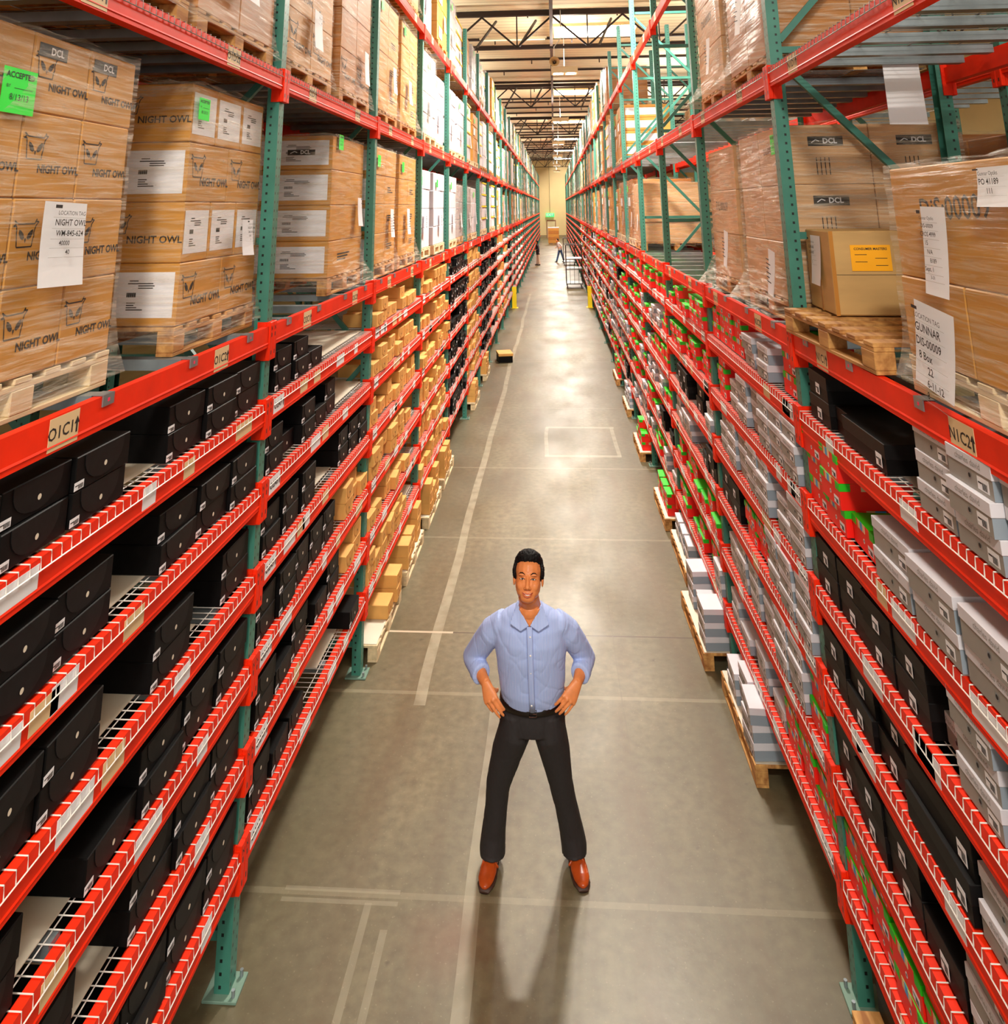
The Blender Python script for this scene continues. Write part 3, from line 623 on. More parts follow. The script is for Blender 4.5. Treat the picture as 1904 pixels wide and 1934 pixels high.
# ------------------------------------------------------------ pallets and loads
def pallet_mesh(W=1.0, D=1.1, seed=1, m=None):
    rs = random.Random(seed); m = m or MB(); n = 7
    for k in range(n):
        x = -W/2+k*(W-.09)/(n-1); j = rs.uniform(-.006, .006); m.cbox(x+j, x+.085+j, .0, D, .108, .126, .002)
    for y in (.0, D/2-.045, D-.09): m.cbox(-W/2+.002, W/2-.002, y+.002, y+.088, .09, .108, .002); m.cbox(-W/2+.002, W/2-.002, y+.002, y+.088, 0, .016, .002)
    for y in (.0, D/2-.045, D-.09):
        for x in (-W/2, -.06, W/2-.12): m.cbox(x+.003, x+.117, y+.001, y+.089, .016, .09, .003)
    return m
PALM = [pallet_mesh(seed=i).build('pallet', [WOOD, WOODP][i % 2]) for i in range(2)]
for o in PALM: C.objects.unlink(o)
def add_pallet(t, i=0, sx=1., sy=1., name='pallet'):
    o = bpy.data.objects.new(name, PALM[i].data); C.objects.link(o); o.parent = t; o.scale = (sx, sy, 1); return o
# ------------------------------------------------------------ floor pallets under the lowest shelves
def floor_pallet(sd, y0, back, kind, lay, n, b, rot=0, board=True, W=1.02):
    t = empty('floor_pallet', P(sd, y0+W/2, 0, back), RZ[sd]+rot); add_pallet(t, 0 if sd == 'R' else 1, W, .95, 'deck'); 
    tag(t, 'wooden pallet on the floor carrying %s shoe boxes, %s under the %s rack' % (kind.rstrip('2'), ORD[n], SIDE[sd]), 'pallet', 'floor pallets under the %s rack' % SIDE[sd])
    if board: MB().box(-.5, .5, .01, .9, .127, .131).build('liner_board', LINER, t)
    for j, (dy, n_, bk) in enumerate(lay):
        for l in range(n_): put(kind, sd, b, 5, y0+dy, l, j, back+bk, 0, rot+rf.uniform(-.05, .05), .133, 'floor pallet %s' % ORD[n] if n else 'nearest floor pallet')
rf = random.Random(2)
g3 = lambda *a: [(.15+.29*i, n_, .03) for i, n_ in enumerate(a)]
floor_pallet('R', 5.88, -.1, 'grey', [(.15, 3, .0), (.43, 3, .05), (.71, 2, .02)], 1, 0, 0)
floor_pallet('R', 7.12, -.2, 'grey', [(.15, 3, .03), (.45, 2, .07), (.8, 3, .05)], 2, 0, .02)
floor_pallet('R', 3.35, -.06, 'boot', [(.3, 1, .1), (.78, 1, .12)], 0, -1, 0, False)
floor_pallet('R', 8.5, -.1, 'grey', [(.2, 2, .05), (.5, 2, .05), (.8, 2, .05)], 3, 1)
floor_pallet('R', 9.8, -.12, 'red', [(.2, 2, .05), (.5, 2, .05), (.8, 2, .05)], 4, 1)
floor_pallet('R', 12.2, -.14, 'red', [(.2, 2, .05), (.5, 3, .05), (.8, 1, .05)], 5, 2)
floor_pallet('R', 14.6, -.1, 'grey', [(.2, 3, .05), (.5, 2, .05), (.8, 3, .05)], 6, 3)
floor_pallet('R', 17, -.1, 'red', [(.2, 3, .05), (.5, 2, .05), (.8, 3, .05)], 7, 4)
for n, (y0_, lay) in enumerate(((7.12, [(.5, 1, .0), (.8, 2, -.02)]), (8.4, [(.15, 2, .0), (.42, 2, .02), (.8, 3, .02)]), (9.75, [(.18, 3, 0), (.45, 2, 0), (.78, 3, .02)]), (11.0, [(.15, 3, 0), (.45, 3, 0), (.75, 1, .02)]), (15.0, [(.15, 3, 0), (.45, 3, 0), (.75, 2, .02)]), (17.4, [(.15, 3, 0), (.45, 2, 0), (.75, 3, .02)]))):
    floor_pallet('L', y0_, -.07, 'kraft', lay, n, 1+(y0_ > 9.4)+(y0_ > 14)*2)
t = empty('cardboard_box', (-1.32, 19.6, 0), .2); MB().cbox(-.17, .17, -.25, .25, 0, .2).build('body', BLACK, t); MB().cbox(-.18, .18, -.26, .26, .15, .21, .003).build('lid', KRAFT, t); tag(t, 'lone box with a brown lid standing on the floor by the left rack', 'box')
r2_ = random.Random(8)
for b in (1, 2):
    for i in range(6): fill('kraft', 'L', b, i, .97 if b == 2 else .86, 3, r2_)
for b, k, p in ((3, 'black', 1), (4, 'kraft', .9), (5, 'black', .85), (6, 'black', .35), (7, 'kraft', .15), (8, 'kraft', .2), (9, 'black', .1)):
    for i in range(6): fill(k, 'L', b, i, p, 3, r2_)
# right side, nearest bay
rr = random.Random(3)
row('boot2', 'R', -1, 0, [(4.1, 2), (3.8, 1, .03)], rr); row('boot', 'R', -1, 0, [(3.46, 1, .0)], rr, 2)
row('grey', 'R', -1, 0, [(2.88, 3, -.005), (2.6, 3, -.02), (2.33, 3), (2.08, 3)], rr, 3)
row('red', 'R', -1, 1, [(4.25, 3, .0), (3.98, 3, -.01), (3.71, 1)], rr); row('grey2', 'R', -1, 1, [(3.31, 2, -.01), (2.95, 2, -.02), (2.59, 2, -.01), (2.2, 2)], rr, 3)
row('boot2', 'R', -1, 2, [(4.22, 2), (3.92, 2), (3.62, 2), (3.32, 2)], rr); row('grey', 'R', -1, 2, [(3.12, 1, .06), (2.85, 3, .0), (2.55, 3, .02), (2.28, 2)], rr, 4)
row('boot2', 'R', -1, 3, [(4.22, 2, .01), (3.92, 2), (3.62, 2, .03)], rr); row('boot', 'R', -1, 3, [(3.12, 2, .0)], rr, 3); row('grey', 'R', -1, 3, [(2.84, 2), (2.55, 3), (2.28, 2)], rr, 4)
row('boot2', 'R', -1, 4, [(4.22, 2), (3.92, 2), (3.62, 2), (3.32, 1)], rr); row('grey', 'R', -1, 4, [(3.03, 3), (2.75, 2)], rr, 4)
row('red', 'R', -1, 5, [(4.25, 3), (3.98, 3), (3.7, 2), (3.42, 3), (3.15, 2), (2.88, 3)], rr)
# second right bay
row('red', 'R', 0, 0, [(4.66, 3, .03)], rr); row('grey', 'R', 0, 0, [(5.12, 2, -.01), (5.5, 2, .0)], rr, 1); row('red', 'R', 0, 0, [(5.85, 3), (6.12, 3), (6.38, 3), (6.66, 2)], rr, 3)
row('grey', 'R', 0, 1, [(4.64, 3, -.02), (4.93, 3, -.01), (5.2, 3, -.02), (5.48, 3, .02), (5.77, 3, -.01), (6.1, 2)], rr); row('red', 'R', 0, 1, [(6.5, 3)], rr, 6)
row('grey', 'R', 0, 2, [(4.64, 3, -.02), (4.93, 2, 0), (5.32, 3, -.02), (5.6, 3, -.01), (5.9, 3, 0), (6.2, 3, -.02), (6.5, 3, 0)], rr)
row('red', 'R', 0, 3, [(5.6, 2, .02), (5.87, 2)], rr); row('boot2', 'R', 0, 3, [(6.3, 2), (6.62, 2)], rr, 2); row('grey', 'R', 0, 3, [(4.64, 3, -.02), (4.95, 3, -.02), (5.25, 3, -.01)], rr, 4)
row('grey', 'R', 0, 4, [(4.9, 3, -.02), (5.2, 3, -.02), (5.5, 3, 0), (5.85, 3, -.01), (6.2, 3, 0), (6.5, 2, 0)], rr); row('red', 'R', 0, 4, [(4.62, 3)], rr, 5)
row('red', 'R', 0, 5, [(4.63, 3), (4.9, 3), (5.18, 3)], rr); row('grey', 'R', 0, 5, [(5.5, 1), (5.85, 2), (6.3, 1), (6.6, 2)], rr, 3)
MX = (['red', 'grey', 'boot2'], [.46, .46, .08])
for b in range(1, 14):
    for i in range(6):
        mx_ = MX if b > 1 or i > 1 else (['red', 'grey'], [.85, .15])
        fill('red', 'R', b, i, .93, 4, rr, mx_, .12)
def on_face(face, X, Y, Z, u, v, d=.0008):
    if face == 'y': return (X+u, Y-d, Z+v)
    if face == 'x-': return (X-d, Y-u, Z+v)
    return (X+d, Y+u, Z+v)
def poly2(m, face, o, pts, mi, d=.0008): m.add([on_face(face, *o, u, v, d) for u, v in pts], [tuple(range(len(pts)))], mi)
def line2(m, face, o, pts, w_, mi, d=.0008):
    for a, b in zip(pts, pts[1:]):
        dx, dz = b[0]-a[0], b[1]-a[1]; L_ = math.hypot(dx, dz) or 1; nx, nz = -dz/L_*w_/2, dx/L_*w_/2
        poly2(m, face, o, [(a[0]+nx, a[1]+nz), (b[0]+nx, b[1]+nz), (b[0]-nx, b[1]-nz), (a[0]-nx, a[1]-nz)], mi, d)
def owl(m, face, o, s, mi=1):
    P_ = [(-.42, .3), (-.34, -.3), (.3, -.3), (.32, -.1), (.36, .0), (.34, .12), (.4, .3), (.52, .42), (.4, .42), (.42, .5), (.34, .36), (-.36, .36), (-.52, .46), (-.44, .36), (-.55, .3), (-.42, .3)]
    line2(m, face, o, [(a*s, b*s) for a, b in P_], s*.04, mi)
    for q in (-1, 1): poly2(m, face, o, [(q*a*s, b*s) for a, b in [(.05, -.05), (.1, .08), (.22, .18), (.3, .2), (.3, .08), (.22, -.05), (.12, -.1)][::q]], mi)
    poly2(m, face, o, [(-.04*s, -.08*s), (.0, -.2*s), (.04*s, -.08*s), (0, -.04*s)], mi)
def deco(m, kind, face, o, w_, h_, rs):
    """o: centre of the carton face; materials 0 card 1 brown print 2 paper 3 ink 4 tape"""
    if kind == 'owl':
        s = min(h_*.5, w_*.36); owl(m, face, (on_face(face, *o, -w_*.26, .02, 0)), s); oo = on_face(face, *o, w_*.16, -h_*.16, 0); m.text('NIGHT OWL', min(h_*.23, w_*.125), *oo, 1, face=face, bold=.035)
    elif kind == 'owltext':
        owl(m, face, on_face(face, *o, -w_*.46, .03, 0), h_*.4); oo = on_face(face, *o, w_*.08, -h_*.12, 0); m.text('NIGHT OWL', min(h_*.24, w_*.145), *oo, 1, face=face, bold=.025)
    elif kind in ('sheet', 'sheetdcl'):
        a, b = w_*.44, h_*.36; poly2(m, face, o, [(-a, -b), (a, -b), (a, b), (-a, b)], 2)
        for k, (x0, x1, z_) in enumerate(((-.5, -.2, .62), (-.55, .3, .5), (-.2, .35, .4), (-.2, .3, .3), (-.55, -.25, -.35), (-.55, -.3, -.45), (-.55, -.2, -.55), (-.55, .0, -.65))): line2(m, face, o, [(x0*a, z_*b), (x1*a, z_*b)], .0045, 3, .0014)
        for k in range(14): line2(m, face, o, [((-.55+.022*k)*a, .1*b), ((-.55+.022*k)*a, -.1*b)], .0022 if k % 3 else .004, 3, .0014)
        if kind == 'sheetdcl':
            poly2(m, face, o, [(-a*.5, -.2*b), (a*.5, -.2*b), (a*.5, .25*b), (-a*.5, .25*b)], 3, .0016); m.text('DCL', b*.42, *on_face(face, *o, a*.14, .03*b, .0016), 2, face=face, bold=.03); line2(m, face, o, [(-a*.4, -.05*b), (-a*.25, .12*b), (-a*.15, .02*b)], .006, 2, .002)
    elif kind == 'dcl':
        a, b = min(w_*.2, .11), min(w_*.2, .11)*.28; oo = on_face(face, *o, 0, h_*.22, 0)
        poly2(m, face, oo, [(-a, -b), (a, -b), (a, b), (-a, b)], 3); m.text('DCL', b*1.5, *on_face(face, *oo, a*.25, 0, .001), 2, face=face, bold=.03); line2(m, face, oo, [(-a*.8, -b*.3), (-a*.55, b*.3), (-a*.35, 0)], .005, 2, .0014)
        m.text('STYLE NO      QTY 24', h_*.045, *on_face(face, *o, .02, -h_*.2, 0), 1, face=face) if False else None
        for k in range(4): line2(m, face, o, [(-w_*.12+k*.025, -h_*.34), (-w_*.12+k*.025, -h_*.05)], .006, 1)
    elif kind == 'owldcl':
        deco(m, 'owl', face, o, w_, h_, rs); oo = on_face(face, *o, -w_*.18, h_*.3, 0); a, b = .075, .024
        poly2(m, face, oo, [(-a, -b), (a, -b), (a, b), (-a, b)], 3, .0012); m.text('DCL', .036, *on_face(face, *oo, .02, 0, .0014), 2, face=face, bold=.03)
    elif kind == 'dis':
        m.text('DiS:00009', min(w_*.11, .12), *on_face(face, *o, -w_*.06, h_*.12, 0), 3, face=face, bold=.012, tilt=rs.uniform(-.05, .05))
    elif kind == 'print':
        for k in range(3): line2(m, face, o, [(-w_*.25, h_*(.1-.08*k)), (w_*rs.uniform(.0, .25), h_*(.1-.08*k))], .012, 1)
    if kind not in ('sheet', 'sheetdcl'):        # tape down the seam
        pass
CM = [CARTON, BROWNINK, PAPER, INK, TAPE]
def paper_tag(t, x, z, w_=.2, h_=.27, lines=('LOCATION TAG', 'NIGHT OWL', 'WM-845-624', '40'), y=-.02, tilt=.04, name='location_tag', sizes=None, mat_=None, near=True):
    m = MB(); n = 6; cu = lambda u: -.012*abs(u)**2*4
    for i in range(n):
        z0, z1 = -h_/2+h_*i/n, -h_/2+h_*(i+1)/n; b0 = -.016*(1-i/n)**2; b1 = -.016*(1-(i+1)/n)**2
        m.add([(-w_/2, b0, z0), (w_/2, b0-.006*(1-i/n), z0), (w_/2, b1-.006*(1-(i+1)/n), z1), (-w_/2, b1, z1)], [(0, 1, 2, 3)], 0)
        m.add([(-w_/2, b0+.0012, z0), (w_/2, b0-.006*(1-i/n)+.0012, z0), (w_/2, b1-.006*(1-(i+1)/n)+.0012, z1), (-w_/2, b1+.0012, z1)], [(3, 2, 1, 0)], 0)
    if near:
        zz = h_*.4; sizes = sizes or [.088, .13, .118, .1, .1, .1]
        for k, s in enumerate(lines):
            sz = w_*sizes[k % len(sizes)]; zz -= sz*.5; m.text(s, sz, 0 if k < 3 else w_*.1*((k % 3)-1), -.024, zz, 1, bold=.012 if k else 0); zz -= sz*.5+h_*.025
            m.box(-w_*.42, w_*.42, -.0238, -.0232, zz+h_*.006, zz+h_*.009, 2)
        m.box(-w_*.4, -w_*.25, -.0238, -.0232, h_*.42, h_*.46, 1)
    else:
        for k in range(6): m.box(-w_*.3, w_*(.1+.2*(k % 2)), -.0238, -.0225, h_*(.3-.1*k)-.004, h_*(.3-.1*k)+.003, 1)
    o = m.build(name, [mat_ or PAPER, INK, GREYT], t); o.location = (x, y, z); o.rotation_euler = (0, tilt, 0); return o
def neon(t, x, z, y=-.012, s=.13, txt=True, side=0):
    m = MB(); m.box(-s/2, s/2, -.001, 0, -s*.47, s*.47)
    if txt: m.text('ACCEPTED', s*.17, 0, -.0012, s*.32, 1, bold=.02); m.text('BY', s*.1, -s*.33, -.0012, s*.08, 1); m.text('8/13/13', s*.19, s*.02, -.0012, -s*.14, 1); m.box(-s*.15, s*.4, -.0016, -.0012, s*.05, s*.06, 1)
    o = m.build('accepted_tag', [NEONG, INK], t); o.location = (x, y, z); o.rotation_euler = (0, 0, side); return o
def film(t, W, D, z0, z1, flare=.03, seed=0, grow=.012, z_mid=None, mat_=None):
    rs = random.Random(seed); m = MB(); n = 26; per = 2*(W+D); ring = []
    for k in range(n*2):
        s = per*k/(n*2)
        if s < W: p = (-W/2+s, 0)
        elif s < W+D: p = (W/2, s-W)
        elif s < 2*W+D: p = (W/2-(s-W-D), D)
        else: p = (-W/2, D-(s-2*W-D))
        ring.append(p)
    N = len(ring); lev = 12
    for i in range(lev+1):
        z = z0+(z1-z0)*i/lev; f = grow+flare*max(0, 1-i/lev*5)**1.5-(.0 if i < lev else 0)
        for x, y in ring:
            cx, cy = x, y-D/2; L_ = math.hypot(cx, cy); g = (f if y < D*.1 else grow)+rs.uniform(-.0045, .0045)
            sx = 1 if abs(abs(x)-W/2) < 1e-6 else 0; sy = 1 if (y < 1e-6 or abs(y-D) < 1e-6) else 0
            m.v.append((x+(grow if x > 0 else -grow)*(sx or .2)+rs.uniform(-.003, .003), y+(g if y > D/2 else -g)*(sy or .2), z+rs.uniform(-.004, .004) if 0 < i < lev else z+rs.uniform(0, .02)*(i == lev)))
    for i in range(lev):
        for k in range(N): m.f.append((i*N+k, i*N+(k+1) % N, (i+1)*N+(k+1) % N, (i+1)*N+k)); m.m.append(0)
    return m.build('stretch_film', mat_ or FILM, t, True)
def load(sd, b, y0, z, W, rows, label, D=1.06, back=.06, cm=None, pal=0, wrap=True, seed=1, side='near', name='wrapped_pallet_load', flare=.05, bare=False, jit=.006, xb=None):
    """rows bottom first: (height, [(width fraction, front decoration, near-side decoration)...], [side face decorations])"""
    rs = random.Random(seed); t = empty(name, xb or P(sd, y0+W/2, z+.004, back), RZ[sd])
    if not bare: add_pallet(t, pal, W/1.0*1.02, D/1.1*1.03)
    zz = .128 if not bare else 0; sgn = -1 if sd == 'L' else 1; nf = 'x-' if sd == 'L' else 'x+'
    mats = list(CM); mats[0] = cm or CARTON
    for h, fr, sides in rows:
        xs = -W/2; order = fr if sd == 'L' else fr[::-1]; tot = sum(f[0] for f in order); n_s = max(1, len(sides)); jx, jy = rs.uniform(-jit, jit), rs.uniform(0, jit)
        for ci, f in enumerate(order):
            w_ = W*f[0]/tot; cx = xs+w_/2; nearcol = (ci == 0) if sd == 'L' else (ci == len(order)-1)
            nd = max(n_s, 2) if nearcol else 1
            for k in range(nd):
                d0, d1 = D*k/nd, D*(k+1)/nd
                m = MB(); m.cbox(xs+.002+jx, xs+w_-.002+jx, d0+.002+jy, d1-.002+jy, zz+.001, zz+h-.001, .005)
                if k == 0: deco(m, f[1], 'y', (cx+jx, .002+jy, zz+h/2), w_, h, rs)
                if nearcol and k < n_s and sides: deco(m, sides[k], nf, ((xs+.002 if sd == 'L' else xs+w_-.002)+jx, (d0+d1)/2+jy, zz+h/2), d1-d0, h, rs)
                m.build('carton', mats, t)
            xs += w_
        zz += h
    if wrap: film(t, W+.004, D+.01, .05, zz+.006, flare, seed, mat_=FILM2 if seed in (32, 33, 34, 35) else FILM)
    tag(t, label, 'pallet load', 'pallet loads on the %s rack' % SIDE[sd]); t['top'] = zz; return t
def R_(h, n, f='plain', s=None): return (h, [(1, f)]*n, s or [])
Cl, Dl, El = LV['L']['C'], LV['L']['D'], LV['L']['E']
# left, nearest bay
t = load('L', -1, 2.03, Cl, .93, [(.28, [(1, 'owl')]*3, []), (.285, [(1, 'owl')]*3, []), (.285, [(1, 'owl')]*3, []), (.27, [(1, 'owl'), (1, 'owldcl'), (1, 'owldcl')], [])], 'shrink-wrapped load of owl-printed cartons at the left edge, tag showing 40', back=.09, pal=1, seed=4, flare=.06)
paper_tag(t, .06, .54, .23, .28, ('LOCATION TAG', 'NIGHT OWL', 'WM-845-624', '40000', '40'), y=-.03); neon(t, -.22, 1.03, s=.155)
t = load('L', -1, 3.5, Cl, .9, [(.28, [(1, 'owl'), (1, 'owl')], ['sheet', 'plain', 'plain']), (.28, [(.9, 'sheet'), (1, 'sheet'), (1, 'sheet')], ['owltext', 'plain', 'plain']), (.285, [(1, 'owl'), (1, 'owl')], ['sheet', 'plain', 'plain']), (.285, [(.9, 'sheet'), (1, 'sheet'), (1, 'sheet')], ['owltext', 'plain', 'plain'])], 'yellow-brown load of owl-printed cartons with big white sheets beside the first post', D=.98, back=.1, pal=0, seed=5)
paper_tag(t, .2, .5, .14, .19, ('LOCATION TAG', 'NIGHT OWL', 'CM-DVR-8A', '12805', '4'), y=-.04); neon(t, -.36, 1.14, s=.115)
# left second bay
t = load('L', 0, 5.85, Cl, .98, [(.275, [(1, 'print')], ['sheet', 'sheet', 'sheet'][:2]), (.275, [(1, 'plain')], ['sheet', 'sheet']), (.275, [(1, 'plain')], ['sheet', 'sheet']), (.27, [(1, 'plain')], ['sheetdcl', 'sheet'])], 'load of cartons with white sheets and a black sticker alone in the second left bay', D=1.02, back=.1, seed=6, flare=.16)
paper_tag(t, .28, .62, .13, .24, ('LOCATION TAG', 'NIGHT OWL', '48'), y=-.03); neon(t, -.3, 1.18, s=.13)
t = load('L', -1, 2.32, Dl, .95, [R_(.36, 2), R_(.36, 2)], 'brown wrapped load overhead at the top left corner', cm=CARTON2, seed=7, back=.05)
t = load('L', -1, 3.37, Dl, .98, [R_(.36, 2), R_(.36, 2), R_(.3, 2)], 'overhead wrapped load with a white tag just before the first left post', cm=CARTON2, seed=8, back=.05); paper_tag(t, .0, .42, .2, .26, ('LOCATION TAG', 'NIGHT OWL', '12547'), y=-.04)
t = load('L', 0, 4.6, Dl, 1.0, [(.36, [(1, 'owl'), (1, 'owl')], ['owl']), (.36, [(1, 'owl'), (1, 'plain')], ['plain']), (.36, [(1, 'owl'), (1, 'owl')], ['plain'])], 'tall owl-printed load on the overhead level just past the first left post', seed=9); paper_tag(t, .0, .42, .17, .28, ('LOCATION TAG', 'NIGHT OWL', '40'), y=-.04)
t = load('L', 0, 5.83, Dl, .98, [(.34, [(1, 'owl'), (1, 'owl')], ['print']), (.34, [(1, 'plain')]*2, ['print']), (.34, [(1, 'plain')]*2, ['plain']), (.18, [(1, 'plain')]*2, ['plain'])], 'tall carton load with a hanging pink tag on the overhead left level', seed=10, cm=CARTON2); paper_tag(t, .2, .4, .14, .3, ('LOCATION TAG', 'NIGHT OWL'), y=-.04); o = paper_tag(t, .1, 1.15, .13, .2, (), y=-.03, mat_=PINK, name='pink_tag')
# left third bay
for i, (y_, z_, nm, lab) in enumerate(((7.09, Cl, 'sheet', 'nearer white-sheeted carton load of the third left bay, lowest pallet level'), (8.27, Cl, 'plain', 'farther carton load of the third left bay, lowest pallet level'), (7.08, Dl, 'sheet', 'nearer tall carton load of the third left bay, overhead level'), (8.26, Dl, 'plain', 'farther tall carton load of the third left bay, overhead level'))):
    t = load('L', 1, y_, z_, 1.0, [(.28 if z_ < 4 else .3, [(1, 'plain'), (1, 'print')], [nm, 'plain'])]*3+[(.27, [(1, 'plain')]*2, ['sheetdcl' if nm == 'sheet' else 'plain', 'plain'])], lab, seed=20+i, flare=.1)
    paper_tag(t, -.1 if i % 2 else .2, .5, .15, .28, ('LOCATION TAG', 'NIGHT OWL'), y=-.03, near=False); neon(t, -.35, 1.1 if z_ < 4 else 1.2, s=.12, txt=False)
# right, nearest bay: the big load, the empty pallet with one carton
CR, DR = LV['R']['C'], LV['R']['D']
t = load('R', -1, 2.13, CR, 1.02, [(.29, [(1.2, 'plain'), (1, 'plain')], []), (.41, [(1, 'dis')], [])], 'big wrapped carton load at the right edge with scrawled number and a location tag', D=1.05, back=.04, pal=1, seed=31, cm=CARTON, flare=.05)
paper_tag(t, -.19, .2, .27, .28, ('LOCATION TAG', 'GUNNAR', 'DIS-00009', '8 Box', '22', '6-11-12', '8'), y=-.05, tilt=.1, sizes=[.09, .15, .15, .14, .14, .13, .12])
paper_tag(t, -.13, .53, .17, .3, ('Gunnar Optiks', 'DIS-00009', 'CROS 4999', '15', 'N/A', '8189', 'Sept. 1', '3-31'), y=-.03, tilt=.02, name='packing_list', sizes=[.1, .12, .13, .13, .13, .13, .13])
paper_tag(t, .27, .74, .2, .12, ('Gunnar Optiks', 'PO 41189', '111'), y=-.02, name='shipping_label', tilt=0)
EP = empty('empty_wooden_pallet', P('R', 3.95, CR+.004, -.02), RZ['R']+.03); add_pallet(EP, 0, 1.12, 1.0, 'deck'); tag(EP, 'bare wooden pallet sticking out under the single carton, right rack', 'pallet')
t = empty('cardboard_carton', P('R', 4.13+.22, CR+.137, .13), RZ['R']-.05); m = MB(); m.cbox(-.22, .22, 0, .42, 0, .42, .006); m.box(-.016, .016, -.001, .0, .0, .16, 4); m.box(.219, .2212, .02, .4, .2, .202, 1)
m.add([(.2225, .0, .0), (.2225, .02, .0), (.2225, .02, .42), (.2225, .0, .42)], [(0, 1, 2, 3)], 4); m.build('body', [CARTOND]+CM[1:], t)
paper_tag(t, -.02, .26, .18, .26, ('LOCATION TAG', 'GUNNAR', 'DIS-00007', '8', '2'), y=-.004, tilt=0)
m = MB(); m.add([(.2235, .1, .22), (.2235, .3, .22), (.2235, .3, .35), (.2235, .1, .35)], [(0, 1, 2, 3)]); m.text('CONSUMER MASTERS', .017, .2238, .2, .33, 1, face='x+', bold=.02)
for k in range(4): m.add([(.2242, .12+.1*(k % 2), .3-.018*k), (.2242, .18+.1*(k % 2), .3-.018*k), (.2242, .18+.1*(k % 2), .303-.018*k), (.2242, .12+.1*(k % 2), .303-.018*k)], [(0, 1, 2, 3)], 1)
m.build('orange_label', [ORANGE, INK], t); tag(t, 'single cardboard carton with an orange label on a bare pallet', 'carton')
# right second bay
t = load('R', 0, 4.67, CR, 1.06, [(.34, [(1, 'plain'), (1.2, 'plain')], ['plain', 'plain']), (.34, [(1, 'plain'), (1, 'plain')], ['dcl', 'plain']), (.36, [(1, 'dis'), (1, 'plain')], ['dcl', 'dcl'])], 'pale wrapped load with scrawled number and green tag behind the first right post', D=1.05, back=.08, seed=32, cm=CARTON3, flare=.14)
neon(t, .42, 1.06, s=.13); paper_tag(t, .28, .28, .14, .27, ('LOCATION TAG', 'DIS-9'), y=-.05, tilt=.12, near=False)
t = load('R', 0, 5.93, CR, .95, [(.34, [(1, 'plain'), (1, 'plain')], ['plain']), (.34, [(1, 'dis')], ['plain']), (.34, [(1, 'plain')], ['plain'])], 'farther pale wrapped load of the second right bay, lowest pallet level', D=1.05, back=.08, seed=33, cm=CARTON3, flare=.14); paper_tag(t, .3, .36, .13, .27, (), y=-.06, tilt=.1, near=False)
t = load('R', 0, 4.66, DR, 1.04, [(.4, [(1, 'plain'), (1, 'plain')], ['plain', 'plain']), (.4, [(1, 'plain'), (1, 'dis')], ['plain', 'plain']), (.3, [(1, 'plain')]*2, ['plain', 'plain'])], 'tall loose-wrapped load overhead behind the first right post', D=1.05, back=.06, seed=34, cm=CARTON2, flare=.16); paper_tag(t, .1, .5, .16, .32, (), y=-.06, tilt=.14, near=False); paper_tag(t, .42, .72, .12, .12, (), y=-.02, near=False, name='shipping_label')
t = load('R', 0, 5.93, DR, .94, [(.4, [(1, 'plain')], ['plain']), (.4, [(1, 'dis')], ['plain']), (.3, [(1, 'plain')], ['plain'])], 'farther tall loose-wrapped load overhead in the second right bay', D=1.05, back=.06, seed=35, cm=CARTON3, flare=.16); paper_tag(t, .25, .4, .13, .3, (), y=-.06, tilt=.1, near=False)
m = MB(); m.add([(-.1, 0, -.33), (.1, -.01, -.335), (.095, 0, 0), (-.1, 0, 0)], [(0, 1, 2, 3)]); m.add([(-.1, .0015, -.33), (.1, -.0085, -.335), (.095, .0015, 0), (-.1, .0015, 0)], [(3, 2, 1, 0)])
o = m.build('hanging_paper_sheet', PAPER); o.location = P('R', 4.21, DR-.05, .64); tag(o, 'blank white sheet hanging under the overhead right deck', 'paper sheet')
# distant and middle loads from prototypes
def proto_load(kind, H, seed):
    rs = random.Random(seed); t = empty('wrapped_pallet_load'); add_pallet(t, seed % 2)
    W, D = 1.0, 1.04; cmat = {'kraft': CARTON, 'pale': CARTON3, 'white': WHITEC, 'grey': GREYW, 'yellow': WHITEC, 'brown': CARTON2}[kind]
    m = MB(); n = max(3, round(H/.29)); z = .128; h = H/n
    for k in range(n):
        nx = rs.choice((2, 2, 3)); j = rs.uniform(-.01, .01)
        for q in range(nx): x0 = -W/2+W*q/nx; jj = rs.uniform(0, .012); m.cbox(x0+.003+j, x0+W/nx-.003+j, .01+jj, D-.01, z+.002, z+h-.002, .006)
        if kind in ('kraft', 'brown') and rs.random() < .5: m.box(-W*.4, -W*.1, .005, .012, z+h*.2, z+h*.8, 1)
        if kind == 'yellow': m.box(-W/2+.0+j, W/2+j, .0, .02, z+h-.035, z+h-.005, 2); m.box(-W/2-.003+j, -W/2+j+.01, .01, D-.05, z+h-.035, z+h-.005, 2)
        if kind in ('kraft', 'yellow') and seed % 2: m.box(-W/2-.002+j, -W/2+.006+j, .1, D-.2, z+h*.2, z+h*.75, 1); m.box(W/2-.006+j, W/2+.002+j, .1, D-.2, z+h*.2, z+h*.75, 1)
        z += h
    m.build('cartons', [cmat, PAPER, YELL], t)
    paper_tag(t, rs.uniform(-.1, .3), .128+H*.32, .14, .26, (), y=-.01, near=False)
    if seed % 3: neon(t, rs.uniform(-.35, -.1), .128+H*.85, s=.12, txt=False, y=-.004)
    if kind in ('grey', 'pale', 'brown'): film(t, W+.01, D, .07, .128+H+.01, .06, seed)
    return register(t)
PL = {k: [proto_load(k, h, i*7+len(k)) for i, h in enumerate((1.02, 1.12, .92))] for k in ('kraft', 'pale', 'white', 'grey', 'yellow', 'brown')}
